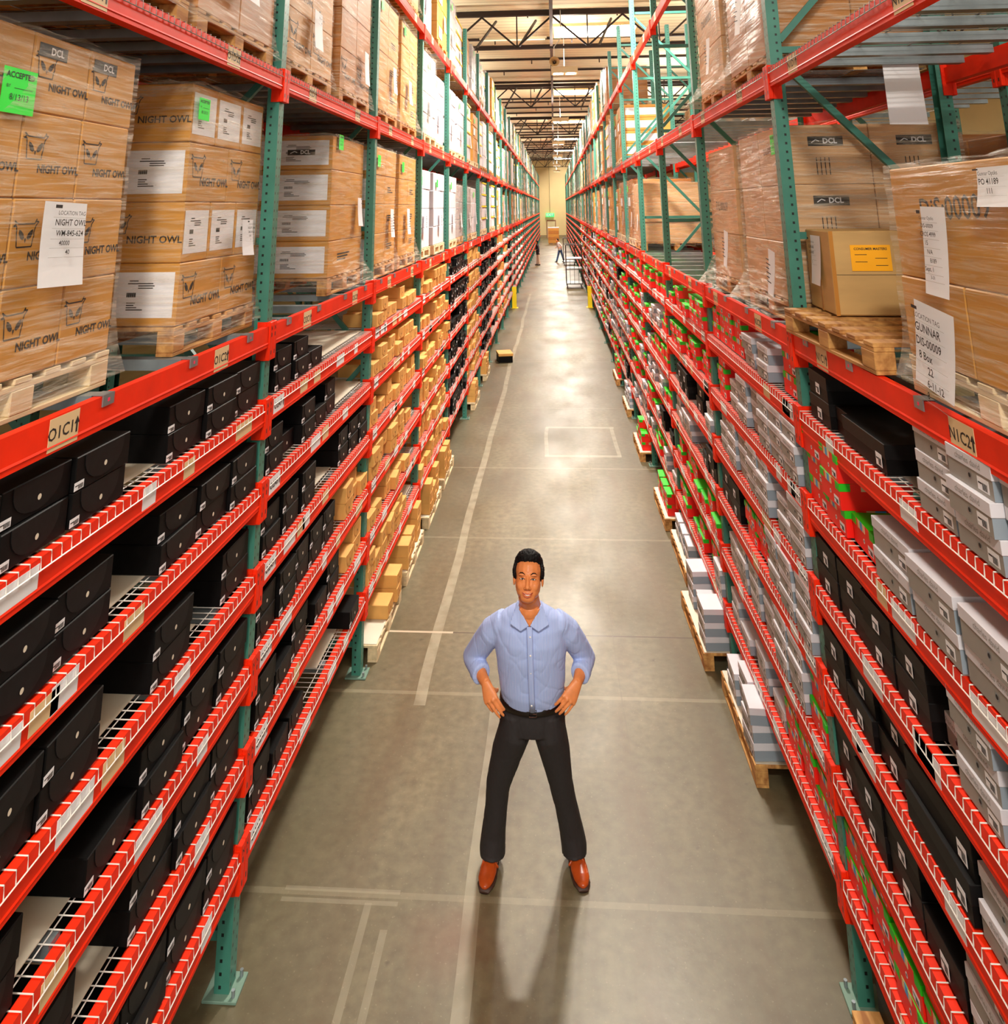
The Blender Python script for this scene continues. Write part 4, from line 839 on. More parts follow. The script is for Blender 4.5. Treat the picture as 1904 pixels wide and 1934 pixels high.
DK = {'kraft': 'brown carton load', 'pale': 'pale wrapped load', 'white': 'white carton load', 'grey': 'grey wrapped load', 'yellow': 'white load with yellow edges', 'brown': 'dark brown wrapped load'}
LVN = {'C': 'lowest pallet level', 'D': 'overhead level', 'E': 'topmost level'}
rl = random.Random(21); farload = MB(); nload = 20
def farbox(sd, y, z, mi, H):
    farload.M = Matrix.Translation(P(sd, y, z, .06)) @ Matrix.Rotation(RZ[sd], 4, 'Z'); farload.box(-.5, .5, 0, 1.0, .02, .12, 6); farload.box(-.5, .5, 0, 1.04, .13, H, mi)
KL = list(PL)
for sd in 'LR':
    for b in range(0, NB):
        for nm in 'CDE':
            for k in (0, 1):
                if sd == 'L':
                    if b <= 1 and nm in 'CD': continue
                    if nm == 'E' and b < 1: continue
                    wts = [0, 0, 1, .25, 0, 0] if (2 <= b <= 3 and nm in 'CD') else ([1, .2, .3, 0, 0, .3] if nm == 'E' and b < 3 else ([.5, .2, .5, .4, 1.2, .3] if b < 8 else [1, .5, .8, .6, .5, .6]))
                    if b > 8 and rl.random() < .08: continue
                else:
                    if b == 0: continue
                    if nm == 'C' and b < 3: continue
                    if nm == 'D' and b < 4: continue
                    if nm == 'E' and b < 5: continue
                    wts = [1, .6, .1, .4, .05, 1.2]
                    if rl.random() < .1: continue
                kind = rl.choices(KL, wts)[0]; pr = rl.choice(PL[kind]); y = Y0[sd]+BAY*b+.655+1.19*k+rl.uniform(-.03, .03); z = LV[sd][nm]+.006
                if b < 24:
                    nload += 1
                    o = inst(pr, P(sd, y, z, .06+rl.uniform(-.04, .03)), RZ[sd]+rl.uniform(-.015, .015), '%s, %s of its pair, %s, %s %s bay' % (DK[kind], 'nearer' if k == 0 else 'farther', LVN[nm], bayname(b), SIDE[sd]), 'pallet loads on the %s rack' % SIDE[sd], 'pallet load')
                else: farbox(sd, y, z, KL.index(kind), rl.uniform(.95, 1.2))
farload.M = Matrix.Identity(4)
tag(farload.build('distant_pallet_loads', [CARTON, CARTON3, WHITEC, GREYW, WHITEC, CARTON2, WOOD]), 'pallet loads crowding together at the far end of both racks', 'pallet load', kind='stuff')
# loads standing in the row behind the right rack, seen through its empty bays
for i, (b, k, nm, kind) in enumerate(((1, 0, 'C', 'kraft'), (1, 1, 'C', 'kraft'), (2, 0, 'C', 'pale'), (2, 1, 'C', 'kraft'), (3, 0, 'C', 'kraft'), (2, 0, 'D', 'kraft'), (2, 1, 'D', 'kraft'), (3, 0, 'D', 'kraft'), (0, 0, 'C', 'brown'), (0, 1, 'C', 'brown'), (-1, 1, 'C', 'brown'), (4, 0, 'D', 'pale'))):
    pr = PL[kind][i % 3]; inst(pr, (XF['R']+1.45, Y0['R']+BAY*b+.66+1.18*k, LV['R'][nm]+.056), RZ['R'], '%s behind the right rack, %s, beyond the %s bay, %s' % (DK[kind], LVN[nm].replace(' pallet', ''), bayname(b), 'nearer' if not k else 'farther'), 'pallet loads behind the right rack', 'pallet load')
# loads behind the left rack
for i, (b, nm) in enumerate(((-1, 'C'), (0, 'C'), (0, 'D'), (1, 'C'), (2, 'C'), (-1, 'D'), (1, 'D'))):
    o = inst(PL[('brown', 'kraft', 'brown')[i % 3]][i % 3], (XF['L']-1.45, Y0['L']+BAY*b+1.3, LV['L'][nm]+.056), RZ['L'], '%s glimpsed behind the left rack, %s, %s bay' % (DK[('brown', 'kraft', 'brown')[i % 3]], LVN[nm], bayname(b)), 'pallet loads behind the left rack', 'pallet load')
for b in range(-1, 4):
    o = inst(frame0, (XF['L']-1.07-.28, Y0['L']+BAY*b, 0), RZ['L'], 'green upright frame of the row behind the left rack, %s from the camera' % ORD[b+1], 'frames behind the left rack', 'rack upright')
    if b < 3:
        for nm in 'DC':
            inst(rb, (XF['L']-1.07-.28, Y0['L']+BAY*(b+.5), LV['L'][nm]+.05), RZ['L'], 'red beam of the row behind the left rack, %s level, %s bay' % ({'D': 'upper', 'C': 'lower'}[nm], bayname(b)), 'beams behind the left rack', 'rack beam')
            inst(deckG, (XF['L']-1.07-.28, Y0['L']+BAY*(b+.5), LV['L'][nm]+.05), RZ['L'], 'grey deck of the row behind the left rack, %s level, %s bay' % ({'D': 'upper', 'C': 'lower'}[nm], bayname(b)), 'decks behind the left rack', 'wire deck')
# ------------------------------------------------------------ order-picking cart and goods at the end of the aisle
t = empty('picking_cart', (.86, 36.6, 0)); m = MB()
for x in (-.37, .37):
    for y in (-.6, .6): m.tube([(x, y, .16), (x, y, 1.95)], .02, 6)
for z in (.2, .85, 1.3, 1.93):
    for y in (-.6, .6): m.tube([(-.37, y, z), (.37, y, z)], .016, 6)
    for x in (-.37, .37): m.tube([(x, -.6, z), (x, .6, z)], .016, 6)
for x in (-.2, 0, .2): m.tube([(x, -.6, .2), (x, -.6, .85)], .01, 5); m.tube([(x, -.6, .85), (x, -.6, 1.3)], .01, 5)
m.build('frame', DARKST, t)
for z in (.22, .87, 1.32): MB().box(-.36, .36, -.59, .59, z, z+.018).build('shelf', ZINC, t)
for x in (-.33, .33):
    for y in (-.55, .55): MB().tube([(x-.02, y, .07), (x+.02, y, .07)], .07, 12).build('caster', INK, t)
tag(t, 'tall dark tube-framed picking cart parked by the right rack', 'cart')
t = empty('picking_cart', (.9, 50.5, 0)); m = MB()
for x in (-.37, .37):
    for y in (-.6, .6): m.tube([(x, y, .14), (x, y, 1.7)], .02, 6)
for z in (.2, .8, 1.3, 1.68):
    for y in (-.6, .6): m.tube([(-.37, y, z), (.37, y, z)], .016, 6)
    for x in (-.37, .37): m.tube([(x, -.6, z), (x, .6, z)], .016, 6)
m.build('frame', DARKST, t); MB().box(-.36, .36, -.59, .59, .22, .24).build('shelf', ZINC, t)
for x in (-.33, .33):
    for y in (-.55, .55): MB().tube([(x-.02, y, .07), (x+.02, y, .07)], .07, 12).build('caster', INK, t)
tag(t, 'second dark cart farther down, beside the walking person', 'cart')
t = empty('wrapped_pallet_load', (-.13, 77.5, 0)); add_pallet(t); 
for k in range(5): MB().cbox(-.55, .55, 0, 1.0, .13+.29*k, .13+.29*k+.28, .01).build('carton', CARTON2 if k % 2 else CARTON, t)
MB().cbox(-.56, .56, 0, 1.0, 1.585, 1.66, .01).build('top_board', PAPER, t); tag(t, 'stacked carton load standing alone on the floor before the far wall', 'pallet load')

for k, m_ in STUFF.items():
    m_.M = Matrix.Identity(4)
    tag(m_.build('distant_%s_boxes' % k, m_.mats), 'many small %s shoe boxes packed on the far shelves' % {'kraft': 'brown kraft', 'boot': 'lidded black'}.get(k, k), 'shoe box', kind='stuff')
# ------------------------------------------------------------ people
from mathutils import noise as mn
TS = bpy.data.scenes.new('workbench')
def loft(m, secs, n=20, mi=0, up=(0, 1, 0)):
    """secs: (centre, half width, half depth) along a limb; width lies across `up`"""
    cs = [Vector(s[0]) for s in secs]; v = []; f = []
    for i, (c, a, b) in enumerate(secs):
        t = (cs[min(i+1, len(cs)-1)]-cs[max(i-1, 0)]).normalized(); u = Vector(up); q = t.cross(u).normalized(); r = q.cross(t).normalized()
        for k in range(n): g = 2*pi*k/n; v.append(cs[i]+q*cos(g)*a+r*sin(g)*b)
        if i: f += [((i-1)*n+k, (i-1)*n+(k+1) % n, i*n+(k+1) % n, i*n+k) for k in range(n)]
    f += [tuple(range(n))[::-1], tuple(range((len(secs)-1)*n, len(secs)*n))]; m.add(v, f, mi)
def ell(m, c, r, R=None, n=16, mi=0):
    v = [(0, 0, 1)]; f = []
    for i in range(1, n//2):
        th = pi*i/(n//2)
        for k in range(n): v.append((sin(th)*cos(2*pi*k/n), sin(th)*sin(2*pi*k/n), cos(th)))
    v.append((0, 0, -1)); L_ = len(v)-1; f += [(0, 1+k, 1+(k+1) % n) for k in range(n)]
    for i in range(n//2-2): f += [(1+i*n+k, 1+(i+1)*n+k, 1+(i+1)*n+(k+1) % n, 1+i*n+(k+1) % n) for k in range(n)]
    f += [(L_, L_-n+(k+1) % n, L_-n+k) for k in range(n)]
    R = R or Matrix.Identity(3); m.add([Vector(c)+R @ Vector((a[0]*r[0], a[1]*r[1], a[2]*r[2])) for a in v], f, mi)
def fuse(m, name, material, parent, vox=.006, sm=4, disp=None):
    o = m.build('tmp', material); md = o.modifiers.new('r', 'REMESH'); md.mode = 'VOXEL'; md.voxel_size = vox; md.use_smooth_shade = True
    s = o.modifiers.new('s', 'SMOOTH'); s.iterations = sm; s.factor = .5
    C.objects.unlink(o); TS.collection.objects.link(o); vl = TS.view_layers[0]; vl.update()
    me = bpy.data.meshes.new_from_object(o.evaluated_get(vl.depsgraph)); bpy.data.objects.remove(o)
    if disp:
        co = []
        for v, nv in [(v.co.copy(), v.normal.copy()) for v in me.vertices]: co += list(v+disp(v, nv))
        me.vertices.foreach_set('co', co); me.update()
    me.name = name; me.polygons.foreach_set('use_smooth', [True]*len(me.polygons)); o = bpy.data.objects.new(name, me); C.objects.link(o); o.parent = parent; return o
SKIN = mat('skin', srgb(228, 140, 82), .42, noise=.08, nscale=40, spec=.4); SKIN.node_tree.nodes['Principled BSDF'].inputs['Subsurface Weight'].default_value = .08
SKIN.node_tree.nodes['Principled BSDF'].inputs['Subsurface Radius'].default_value = (.02, .008, .004)
HAIR = mat('black_hair', (.005, .004, .004), .7, spec=.2)
LIP = mat('lips', srgb(196, 92, 66), .4); TEETH = mat('teeth', srgb(245, 240, 235), .3); EYEW = mat('eye_white', srgb(225, 215, 205), .3)
TROU = mat('charcoal_trousers', srgb(38, 34, 35), .75, noise=.12, nscale=60); LEATH = mat('tan_leather', srgb(178, 72, 22), .25, noise=.25, nscale=14); SOLE = mat('dark_sole', srgb(60, 34, 22), .6); BELT = mat('belt_leather', srgb(22, 14, 12), .3)
def shirt_mat():
    m = mat('blue_striped_shirt', srgb(152, 174, 232), .75); nt = m.node_tree; N = nt.nodes; L = nt.links.new; b = N['Principled BSDF']
    tc = N.new('ShaderNodeTexCoord'); sp = N.new('ShaderNodeSeparateXYZ'); L(tc.outputs['Object'], sp.inputs[0]); mu = N.new('ShaderNodeMath'); mu.operation = 'MULTIPLY'; mu.inputs[1].default_value = 125; L(sp.outputs[0], mu.inputs[0])
    fr = N.new('ShaderNodeMath'); fr.operation = 'FRACT'; L(mu.outputs[0], fr.inputs[0]); r = N.new('ShaderNodeValToRGB'); e = r.color_ramp.elements; e[0].position = .32; e[0].color = (*srgb(196, 210, 245), 1); e[1].position = .4; e[1].color = (*srgb(156, 178, 234), 1)
    L(fr.outputs[0], r.inputs[0]); L(r.outputs[0], b.inputs['Base Color']); return m
SHIRT = shirt_mat()
man = empty('person', (-.2, 5.08, 0)); MO = Vector((-.2, 5.08, 0))
def rel(m): m.M = Matrix.Translation(-MO); return m
HR = Matrix.Rotation(radians(-21), 3, 'X') @ Matrix.Rotation(radians(2), 3, 'Y'); HC = Vector((-.203, 4.835, 1.622))
def hp(x, y, z): return HC + HR @ Vector((x, y, z))
b = rel(MB())
# head
for c, r in (((0, .012, .036), (.0765, .096, .084)), ((0, -.02, -.025), (.073, .07, .08)), ((0, -.048, -.085), (.043, .036, .026)), ((0, -.03, -.052), (.065, .055, .045)), ((.037, -.058, -.03), (.026, .024, .026)), ((-.037, -.058, -.03), (.026, .024, .026)),
             ((.043, -.012, -.055), (.021, .035, .03)), ((-.043, -.012, -.055), (.021, .035, .03)), ((0, -.106, -.037), (.0125, .0125, .0105)), ((.0135, -.097, -.041), (.0085, .01, .0075)), ((-.0135, -.097, -.041), (.0085, .01, .0075)),
             ((.03, -.08, .021), (.024, .01, .0075)), ((-.03, -.08, .021), (.024, .01, .0075)), ((.081, .012, -.005), (.008, .018, .031)), ((-.081, .012, -.005), (.008, .018, .031)), ((0, -.073, -.072), (.028, .016, .02))):
    ell(b, hp(*c), r, HR)
loft(b, [(hp(0, -.08, .018), .009, .006), (hp(0, -.094, -.01), .0095, .009), (hp(0, -.106, -.034), .012, .01)], 12)
loft(b, [(hp(0, .03, -.07), .058, .058), ((-.2, 4.895, 1.475), .06, .062), ((-.2, 4.915, 1.4), .08, .07)], 20)
loft(b, [((-.2, 4.92, 1.41), .085, .055), ((-.2, 4.93, 1.35), .15, .075), ((-.2, 4.95, 1.2), .165, .1), ((-.2, 5.01, 1.0), .15, .09), ((-.2, 5.04, .85), .14, .085)], 24)
WR = {-1: (-.456, 4.905, 1.065), 1: (.06, 4.905, 1.08)}; EL = {-1: (-.552, 5.09, 1.1), 1: (.115, 5.09, 1.11)}; SH = {-1: (-.385, 4.94, 1.355), 1: (-.015, 4.94, 1.362)}
KN = {-1: [(-.394, 4.872, 1.015), (-.414, 4.866, 1.007), (-.436, 4.87, .997), (-.456, 4.882, .988)], 1: [(-.02, 4.872, 1.032), (.001, 4.866, 1.02), (.021, 4.87, 1.008), (.041, 4.882, .998)]}
TP = {-1: [(-.352, 4.878, .958), (-.357, 4.874, .932), (-.377, 4.876, .921), (-.417, 4.888, .94)], 1: [(-.066, 4.878, .988), (-.063, 4.874, .958), (-.043, 4.876, .946), (-.012, 4.888, .936)]}
for s_ in (-1, 1):
    loft(b, [(SH[s_], .034, .034), (EL[s_], .036, .036)], 14)
    e, w_ = Vector(EL[s_]), Vector(WR[s_]); loft(b, [(e, .04, .04), (e.lerp(w_, .35), .042, .038), (w_, .029, .023)], 16, up=(0, 1, 0))
    ks = [Vector(k) for k in KN[s_]]; mid = sum(ks, Vector())/4; wd = (ks[0]-ks[3]).normalized(); ax = (mid-w_).normalized(); nn_ = ax.cross(wd).normalized()
    loft(b, [(w_-ax*.01, .027, .02), (w_.lerp(mid, .35), .036, .018), (w_.lerp(mid, .75), .043, .0155), (mid+ax*.004, .043, .0125)], 18, up=tuple(nn_))
    for i in range(4):
        k, t_ = ks[i], Vector(TP[s_][i]); m1 = k.lerp(t_, .45)+Vector((0, -.007, .002)); m2 = k.lerp(t_, .76)+Vector((0, -.005, 0)); r0 = (.0092, .0096, .009, .008)[i]
        loft(b, [(k-(k-w_).normalized()*-.0-ax*.02, r0*.95, r0*.95), (k, r0*1.05, r0*1.05), (m1, r0*.98, r0*.98), (m2, r0*.9, r0*.85), (t_, r0*.82, r0*.72)], 10); ell(b, t_, (r0*.82,)*3, n=8); ell(b, k+Vector((0, -.004, .001)), (r0*1.08,)*3, n=8)
    th0 = w_.lerp(ks[0], .45)+Vector((-s_*.006, .012, -.004)); loft(b, [(th0, .015, .014), (th0+Vector((-s_*.018, .028, -.022)), .0125, .012), (th0+Vector((-s_*.024, .056, -.034)), .0105, .01), (th0+Vector((-s_*.026, .078, -.04)), .008, .0075)], 10)
# legs inside the trousers
FT = {-1: (-.452, 5.235, .1), 1: (.02, 5.27, .1)}; KE = {-1: (-.408, 5.13, .455), 1: (-.048, 5.13, .475)}; HP = {-1: (-.295, 5.03, .84), 1: (-.11, 5.03, .84)}
for s_ in (-1, 1): loft(b, [(HP[s_], .07, .07), (KE[s_], .045, .045), (FT[s_], .035, .035)], 14)
body = fuse(b, 'body', SKIN, man, .0042, 3)
def fold(amp, sx=14, sz=9, seed=0):
    def f(co, nrm):
        g = mn.noise(Vector((co.x*sx*.5+seed, co.y*sx*.5, co.z*sz*1.1+abs(co.x)*5))); h = mn.noise(Vector((co.x*sx*.9, co.y*sx*.5+seed+9, co.z*sz*.8-abs(co.x)*9)))
        return nrm*amp*(.5*g-max(0, 1-abs(g)*6)**2*.45-max(0, 1-abs(h)*7)**2*.4)
    return f
t_ = rel(MB())
loft(t_, [((-.198, 5.035, .925), .162, .104), ((-.198, 5.02, .968), .182, .126), ((-.198, 5.0, 1.03), .19, .133), ((-.2, 4.975, 1.13), .196, .132), ((-.2, 4.955, 1.22), .205, .136), ((-.2, 4.94, 1.3), .207, .132), ((-.2, 4.93, 1.36), .2, .112), ((-.2, 4.925, 1.405), .165, .085), ((-.2, 4.915, 1.437), .105, .072), ((-.2, 4.91, 1.452), .07, .064)], 40)
for s_ in (-1, 1):
    e, w_, sh = Vector(EL[s_]), Vector(WR[s_]), Vector(SH[s_]); ell(t_, sh+Vector((s_*-.012, 0, -.012)), (.058, .066, .054))
    loft(t_, [(sh+Vector((-s_*.04, 0, .01)), .058, .064), (sh.lerp(e, .25), .068, .072), (sh.lerp(e, .6), .066, .066), (e, .058, .058)], 22); ell(t_, e, (.059,)*3)
    c1 = e.lerp(w_, .62); loft(t_, [(e, .058, .058), (e.lerp(w_, .3), .058, .056), (c1, .054, .05)], 22)
shirt = fuse(t_, 'shirt', SHIRT, man, .006, 9, fold(.0045))
t_ = rel(MB())
for s_ in (-1, 1):
    e, w_ = Vector(EL[s_]), Vector(WR[s_]); q = MB(); q.M = Matrix.Translation(-MO)
    loft(q, [(e.lerp(w_, .42), .05, .05), (e.lerp(w_, .44), .0595, .0565), (e.lerp(w_, .66), .057, .053), (e.lerp(w_, .68), .049, .045), (e.lerp(w_, .6), .044, .04)], 28); fuse(q, 'rolled_cuff', SHIRT, shirt, .0045, 2, fold(.003, 30, 30, 3))
# collar wings, neck opening, placket, buttons
def plate(m, pts, th, n_=None, mi=0):
    ps = [Vector(p) for p in pts]; nr = n_ or (ps[1]-ps[0]).cross(ps[2]-ps[0]).normalized(); a = [p+nr*th/2 for p in ps]; c_ = [p-nr*th/2 for p in ps]; N_ = len(ps)
    m.add(a+c_, [tuple(range(N_)), tuple(range(2*N_-1, N_-1, -1))]+[(i, N_+i, N_+(i+1) % N_, (i+1) % N_) for i in range(N_)], mi)
for s_ in (-1, 1):
    q = rel(MB()); X = lambda d, y, z: (-.2+s_*d, y, z)
    plate(q, [X(.003, 4.808, 1.40), X(.05, 4.806, 1.372), X(.112, 4.822, 1.402), X(.085, 4.855, 1.455), X(.07, 4.9, 1.49), X(.062, 4.86, 1.478), X(.035, 4.83, 1.44)], .006, Vector((s_*.25, -.8, .5)).normalized()); fuse(q, 'collar', SHIRT, shirt, .0035, 1)
q = rel(MB()); plate(q, [(-.262, 4.842, 1.47), (-.2, 4.8215, 1.385), (-.138, 4.842, 1.47)], .012, Vector((0, -.85, .5)).normalized()); ell(q, (-.2, 4.865, 1.45), (.06, .05, .05)); fuse(q, 'open_neck', SKIN, body, .004, 2)
q = rel(MB()); pth = [(-.2, 4.812, 1.395), (-.199, 4.803, 1.33), (-.197, 4.808, 1.22), (-.196, 4.828, 1.12), (-.195, 4.856, 1.02), (-.194, 4.88, .95)]
loft(q, [((x, y-.004, z), .0155, .0045) for x, y, z in pth], 12); pl = q.build('placket', SHIRT, shirt, True)
q = rel(MB())
for z, y in ((1.35, 4.797), (1.26, 4.797), (1.17, 4.811), (1.08, 4.834), (.99, 4.857)): ell(q, (-.197, y, z), (.0055, .002, .0055), n=8)
q.build('button', TEETH, shirt, True)
# trousers
t_ = rel(MB())
loft(t_, [((-.199, 5.035, .975), .172, .12), ((-.199, 5.036, .94), .178, .127), ((-.2, 5.04, .9), .183, .13), ((-.2, 5.045, .84), .188, .132), ((-.2, 5.045, .79), .185, .125)], 36)
for s_ in (-1, 1):
    h, k, f_ = Vector(HP[s_]), Vector(KE[s_]), Vector(FT[s_])
    loft(t_, [(h+Vector((0, .01, .04)), .092, .115), (h+Vector((s_*.005, .012, -.06)), .096, .112), (h.lerp(k, .5), .088, .094), (k, .069, .074), (k.lerp(f_, .35), .065, .074), (k.lerp(f_, .75), .069, .08), (f_+Vector((0, -.012, -.01)), .074, .092), (f_+Vector((0, -.02, -.045)), .072, .094)], 30)
trou = fuse(t_, 'trousers', TROU, man, .006, 3, fold(.004, 16, 6, 5))
q = rel(MB()); n = 48; vv = []; 
for zz, g in ((.956, -.012), (.954, .004), (.951, .0075), (.919, .0105), (.915, .003)):
    for k in range(n): vv.append((-.199+cos(2*pi*k/n)*(.181+g), 5.036+sin(2*pi*k/n)*(.13+g)-(.0), zz+.006*sin(2*pi*k/n)))
q.add(vv, [(i*n+k, i*n+(k+1) % n, (i+1)*n+(k+1) % n, (i+1)*n+k) for i in range(4) for k in range(n)]); belt = q.build('belt', BELT, trou, True)
q = rel(MB()); q.M = Matrix.Translation(Vector((-.192, 4.892, .932))-MO); q.tube([(-.02, 0, -.015), (.02, 0, -.015), (.02, 0, .018), (-.02, 0, .018), (-.02, 0, -.015)], .003, 6); q.tube([(0, 0, 0), (.02, -.002, 0)], .0022, 6); q.build('buckle', mat('chrome', srgb(210, 205, 195), .15, 1.0), belt, True)
for s_ in (-1, 1):
    f_ = Vector(FT[s_]); tx = {-1: -.03, 1: .042}[s_]; fx, fy = f_.x, f_.y
    q = rel(MB()); loft(q, [((fx-tx*.1, fy+.075, .035), .02, .02), ((fx-tx*.05, fy+.06, .045), .034, .036), ((fx, fy+.02, .055), .037, .045), ((fx+tx*.25, fy-.04, .048), .041, .042), ((fx+tx*.6, fy-.1, .036), .048, .03), ((fx+tx*.9, fy-.15, .03), .045, .024), ((fx+tx*1.05, fy-.185, .025), .03, .016), ((fx+tx*1.08, fy-.2, .023), .012, .008)], 24, up=(0, 0, 1))
    sh = fuse(q, 'loafer', LEATH, man, .0045, 2)
    q = rel(MB()); loft(q, [((fx-tx*.1, fy+.082, .009), .02, .008), ((fx-tx*.05, fy+.064, .009), .037, .009), ((fx+tx*.25, fy-.04, .009), .04, .009), ((fx+tx*.6, fy-.1, .009), .05, .009), ((fx+tx*.9, fy-.155, .009), .048, .009), ((fx+tx*1.08, fy-.205, .009), .026, .008)], 24, up=(0, 0, 1)); q.build('sole', SOLE, sh, True)
    q = rel(MB()); q.tube([(fx+tx*.35-.047, fy-.085, .04), (fx+tx*.45-.03, fy-.08, .066), (fx+tx*.45, fy-.08, .0745), (fx+tx*.45+.03, fy-.08, .066), (fx+tx*.35+.047, fy-.085, .04)], .006, 8); q.tube([(fx+tx*.4-.036, fy-.06, .066), (fx+tx*.8-.036, fy-.135, .046), (fx+tx*.95-.018, fy-.165, .042), (fx+tx*.95+.018, fy-.165, .042), (fx+tx*.8+.036, fy-.135, .046), (fx+tx*.4+.036, fy-.06, .066)], .003, 6); q.build('strap', LEATH, sh, True)
# hair, brows, eyes, mouth
q = rel(MB())
for c, r in (((0, .032, .064), (.0835, .088, .077)), ((0, -.008, .1), (.066, .064, .04)), ((.076, .01, .035), (.013, .03, .043)), ((-.076, .01, .035), (.013, .03, .043)), ((0, .07, .0), (.07, .045, .07)), ((.079, -.022, .03), (.006, .011, .026)), ((-.079, -.022, .03), (.006, .011, .026))): ell(q, hp(*c), r, HR)
fuse(q, 'hair', HAIR, man, .004, 1, lambda c, n_: n_*(.002+.004*mn.noise(c*90)+.0045*mn.noise(c*210)))
for s_ in (-1, 1):
    q = rel(MB()); q.tube([hp(s_*.016, -.0915, .0215), hp(s_*.028, -.092, .0295), hp(s_*.041, -.0855, .03), hp(s_*.052, -.072, .023)], [.0014, .0028, .0026, .001], 8); q.build('eyebrow', HAIR, body, True)
    q = rel(MB()); ell(q, hp(s_*.031, -.0795, .001), (.0135, .006, .0038), HR); e_ = q.build('eye', EYEW, body, True)
    q = rel(MB()); ell(q, hp(s_*.0305, -.0845, .001), (.0046, .0028, .0038), HR); q.build('iris', INK, e_, True)
    q = rel(MB()); q.tube([hp(s_*.0165, -.083, -.001), hp(s_*.024, -.0885, .0045), hp(s_*.033, -.0875, .0055), hp(s_*.046, -.074, .001)], .0017, 6); q.build('eyelid', SOLE, e_, True)
q = rel(MB()); q.tube([hp(-.03, -.081, -.059), hp(-.016, -.0915, -.0655), hp(0, -.0945, -.067), hp(.016, -.0915, -.0655), hp(.03, -.081, -.059)], [.001, .0024, .0027, .0024, .001], 8); q.tube([hp(-.029, -.08, -.0605), hp(-.016, -.088, -.0775), hp(0, -.091, -.0815), hp(.016, -.088, -.0775), hp(.029, -.08, -.0605)], [.001, .0028, .0036, .0028, .001], 8); q.build('lips', LIP, body, True)
q = rel(MB()); v_ = [hp(x, -.0935+abs(x)**1.6*1.9, z) for z in (-.0645, -.0725) for x in (-.021, -.014, -.007, 0, .007, .014, .021)]; v_ = [hp(x, -.0925+abs(x)**1.6*2.2, (-.0645 if r_ == 0 else -.0735)+abs(x)**2*(9 if r_ == 0 else 22)) for r_ in (0, 1) for x in (-.02, -.013, -.007, 0, .007, .013, .02)]; q.add(v_, [(i, i+1, 8+i, 7+i) for i in range(6)]); q.build('teeth', TEETH, body, True)
tag(man, 'smiling person in pale blue striped shirt and dark trousers, hands on hips, in the aisle', 'person')
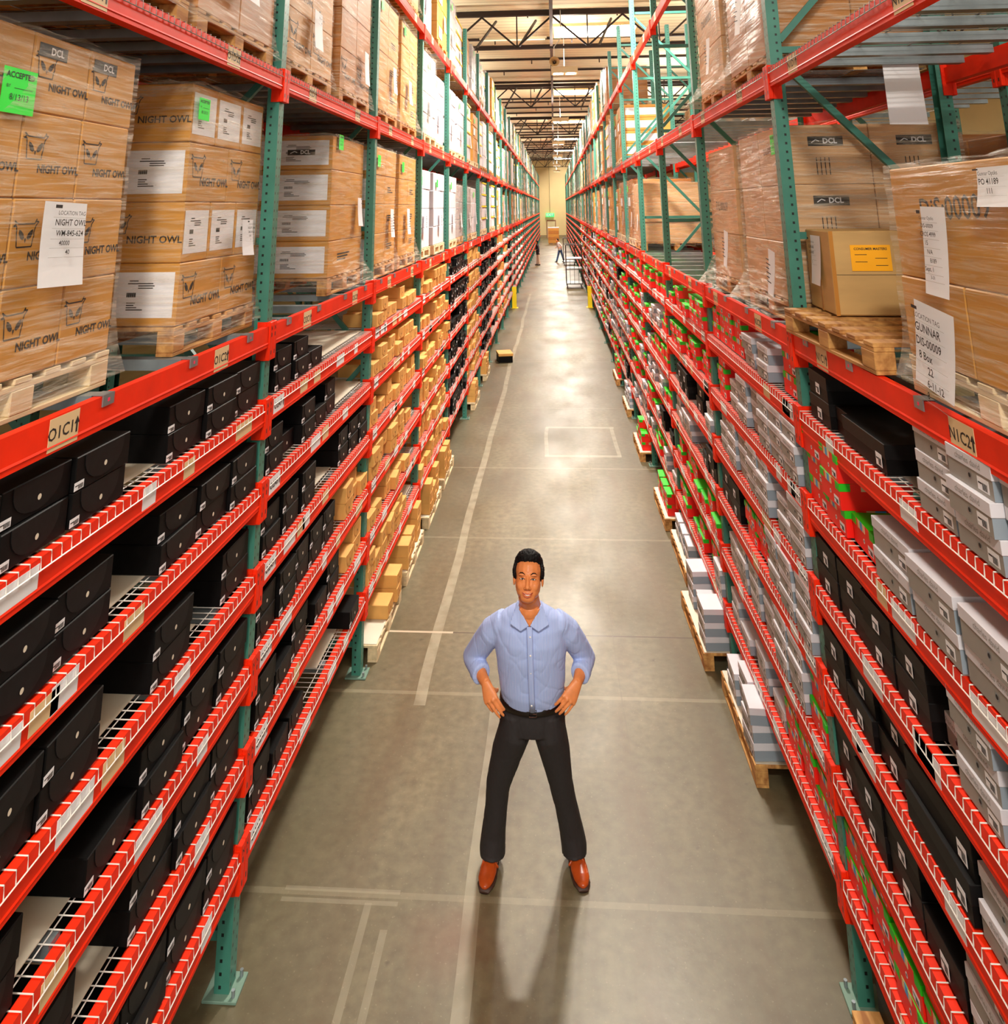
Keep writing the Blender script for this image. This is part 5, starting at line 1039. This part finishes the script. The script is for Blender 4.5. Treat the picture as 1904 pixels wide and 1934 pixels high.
# two small figures far down the aisle
def far_person(loc, rz, shirtc, trouc, shoec, hairc, label, stride=.18, lean=.1, bag=False, long=False):
    t = empty('person', loc, rz); b = MB()
    hips = (0, 0, .86); ft = {-1: (-.1, -stride, .05), 1: (.1, stride, .05)}
    ell(b, (0, -lean*1.6, 1.52), (.08, .095, .12)); loft(b, [((0, -lean*1.2, 1.45), .05, .05), ((0, -lean, 1.34), .06, .06)], 12)
    loft(b, [((0, -lean, 1.38), .13, .08), ((0, -lean*.7, 1.2), .16, .1), ((0, -.02, .95), .14, .1), ((0, 0, .82), .15, .1)], 16)
    for s_ in (-1, 1):
        loft(b, [((s_*.17, -lean, 1.32), .045, .045), ((s_*.25, -.02, 1.1), .036, .036), ((s_*.2, -.22, 1.02), .026, .026)], 10); loft(b, [((s_*.2, -.2, 1.02), .03, .018), ((s_*.19, -.27, 1.01), .035, .014)], 10)
        for q_ in range(4): b.tube([(s_*.19+(q_-1.5)*.018, -.26, 1.01), (s_*.19+(q_-1.5)*.018, -.31, .995), (s_*.19+(q_-1.5)*.016, -.335, .975)], .008, 6)
        b.tube([(s_*.17, -.22, 1.02), (s_*.14, -.26, 1.03)], .01, 6)
        loft(b, [((s_*.08, 0, .86), .07, .08), ((s_*.09, ft[s_][1]*.45, .48), .045, .05), (ft[s_], .03, .035)], 12)
    bd = fuse(b, 'body', SKIN, t, .009, 2)
    q = MB(); loft(q, [((0, -lean, 1.41), .09, .07), ((0, -lean, 1.36), .17, .095), ((0, -lean*.7, 1.2), .185, .12), ((0, -.03, .98), .17, .125), ((0, 0, .72 if long else .86), .18, .13)], 22)
    for s_ in (-1, 1): loft(q, [((s_*.16, -lean, 1.33), .06, .06), ((s_*.25, -.02, 1.1), .052, .052)]+([((s_*.215, -.17, 1.03), .042, .042)] if long else []), 14)
    fuse(q, 'shirt', shirtc, t, .011, 3)
    q = MB(); loft(q, [((0, 0, .93), .15, .11), ((0, 0, .8), .165, .12)], 20)
    for s_ in (-1, 1): loft(q, [((s_*.08, 0, .86), .088, .105), ((s_*.09, ft[s_][1]*.45, .48), .07, .075), ((ft[s_][0], ft[s_][1], .08), .06, .07)], 16)
    fuse(q, 'trousers', trouc, t, .011, 3)
    q = MB(); ell(q, (0, -lean*1.6+.025, 1.56), (.09, .1, .105)); 
    if long: ell(q, (0, .0-lean, 1.44), (.085, .05, .14))
    fuse(q, 'hair', HAIR, t, .01, 1)
    for s_ in (-1, 1):
        q = MB(); loft(q, [((ft[s_][0], ft[s_][1]+.06, .045), .035, .04), ((ft[s_][0], ft[s_][1]-.06, .045), .045, .04), ((ft[s_][0], ft[s_][1]-.17, .03), .035, .025)], 14, up=(0, 0, 1)); q.build('shoe', shoec, t, True)
        q = MB(); ell(q, (s_*.03, -lean*1.6-.088, 1.53), (.012, .006, .006), n=8); q.build('eye', INK, bd, True)
    q = MB(); ell(q, (0, -lean*1.6-.1, 1.5), (.012, .016, .02), n=8); q.build('nose', SKIN, bd, True); q = MB(); ell(q, (0, -lean*1.6-.088, 1.465), (.025, .006, .006), n=8); q.build('mouth', LIP, bd, True)
    t.scale = (.94,)*3; tag(t, label, 'person')
far_person((.33, 52.9, 0), -.9, mat('white_shirt', srgb(235, 228, 228), .7), mat('blue_jeans', srgb(60, 84, 120), .8), INK, HAIR, 'far-off person in white shirt and jeans walking across the aisle', .26, .16)
far_person((-1.12, 50.2, 0), -1.3, mat('black_jacket', srgb(26, 22, 34), .7), mat('beige_trousers', srgb(222, 196, 172), .8), SOLE, HAIR, 'far-off person in black top and beige trousers at the left shelves', .05, .06, long=True)

bpy.data.scenes.remove(TS)
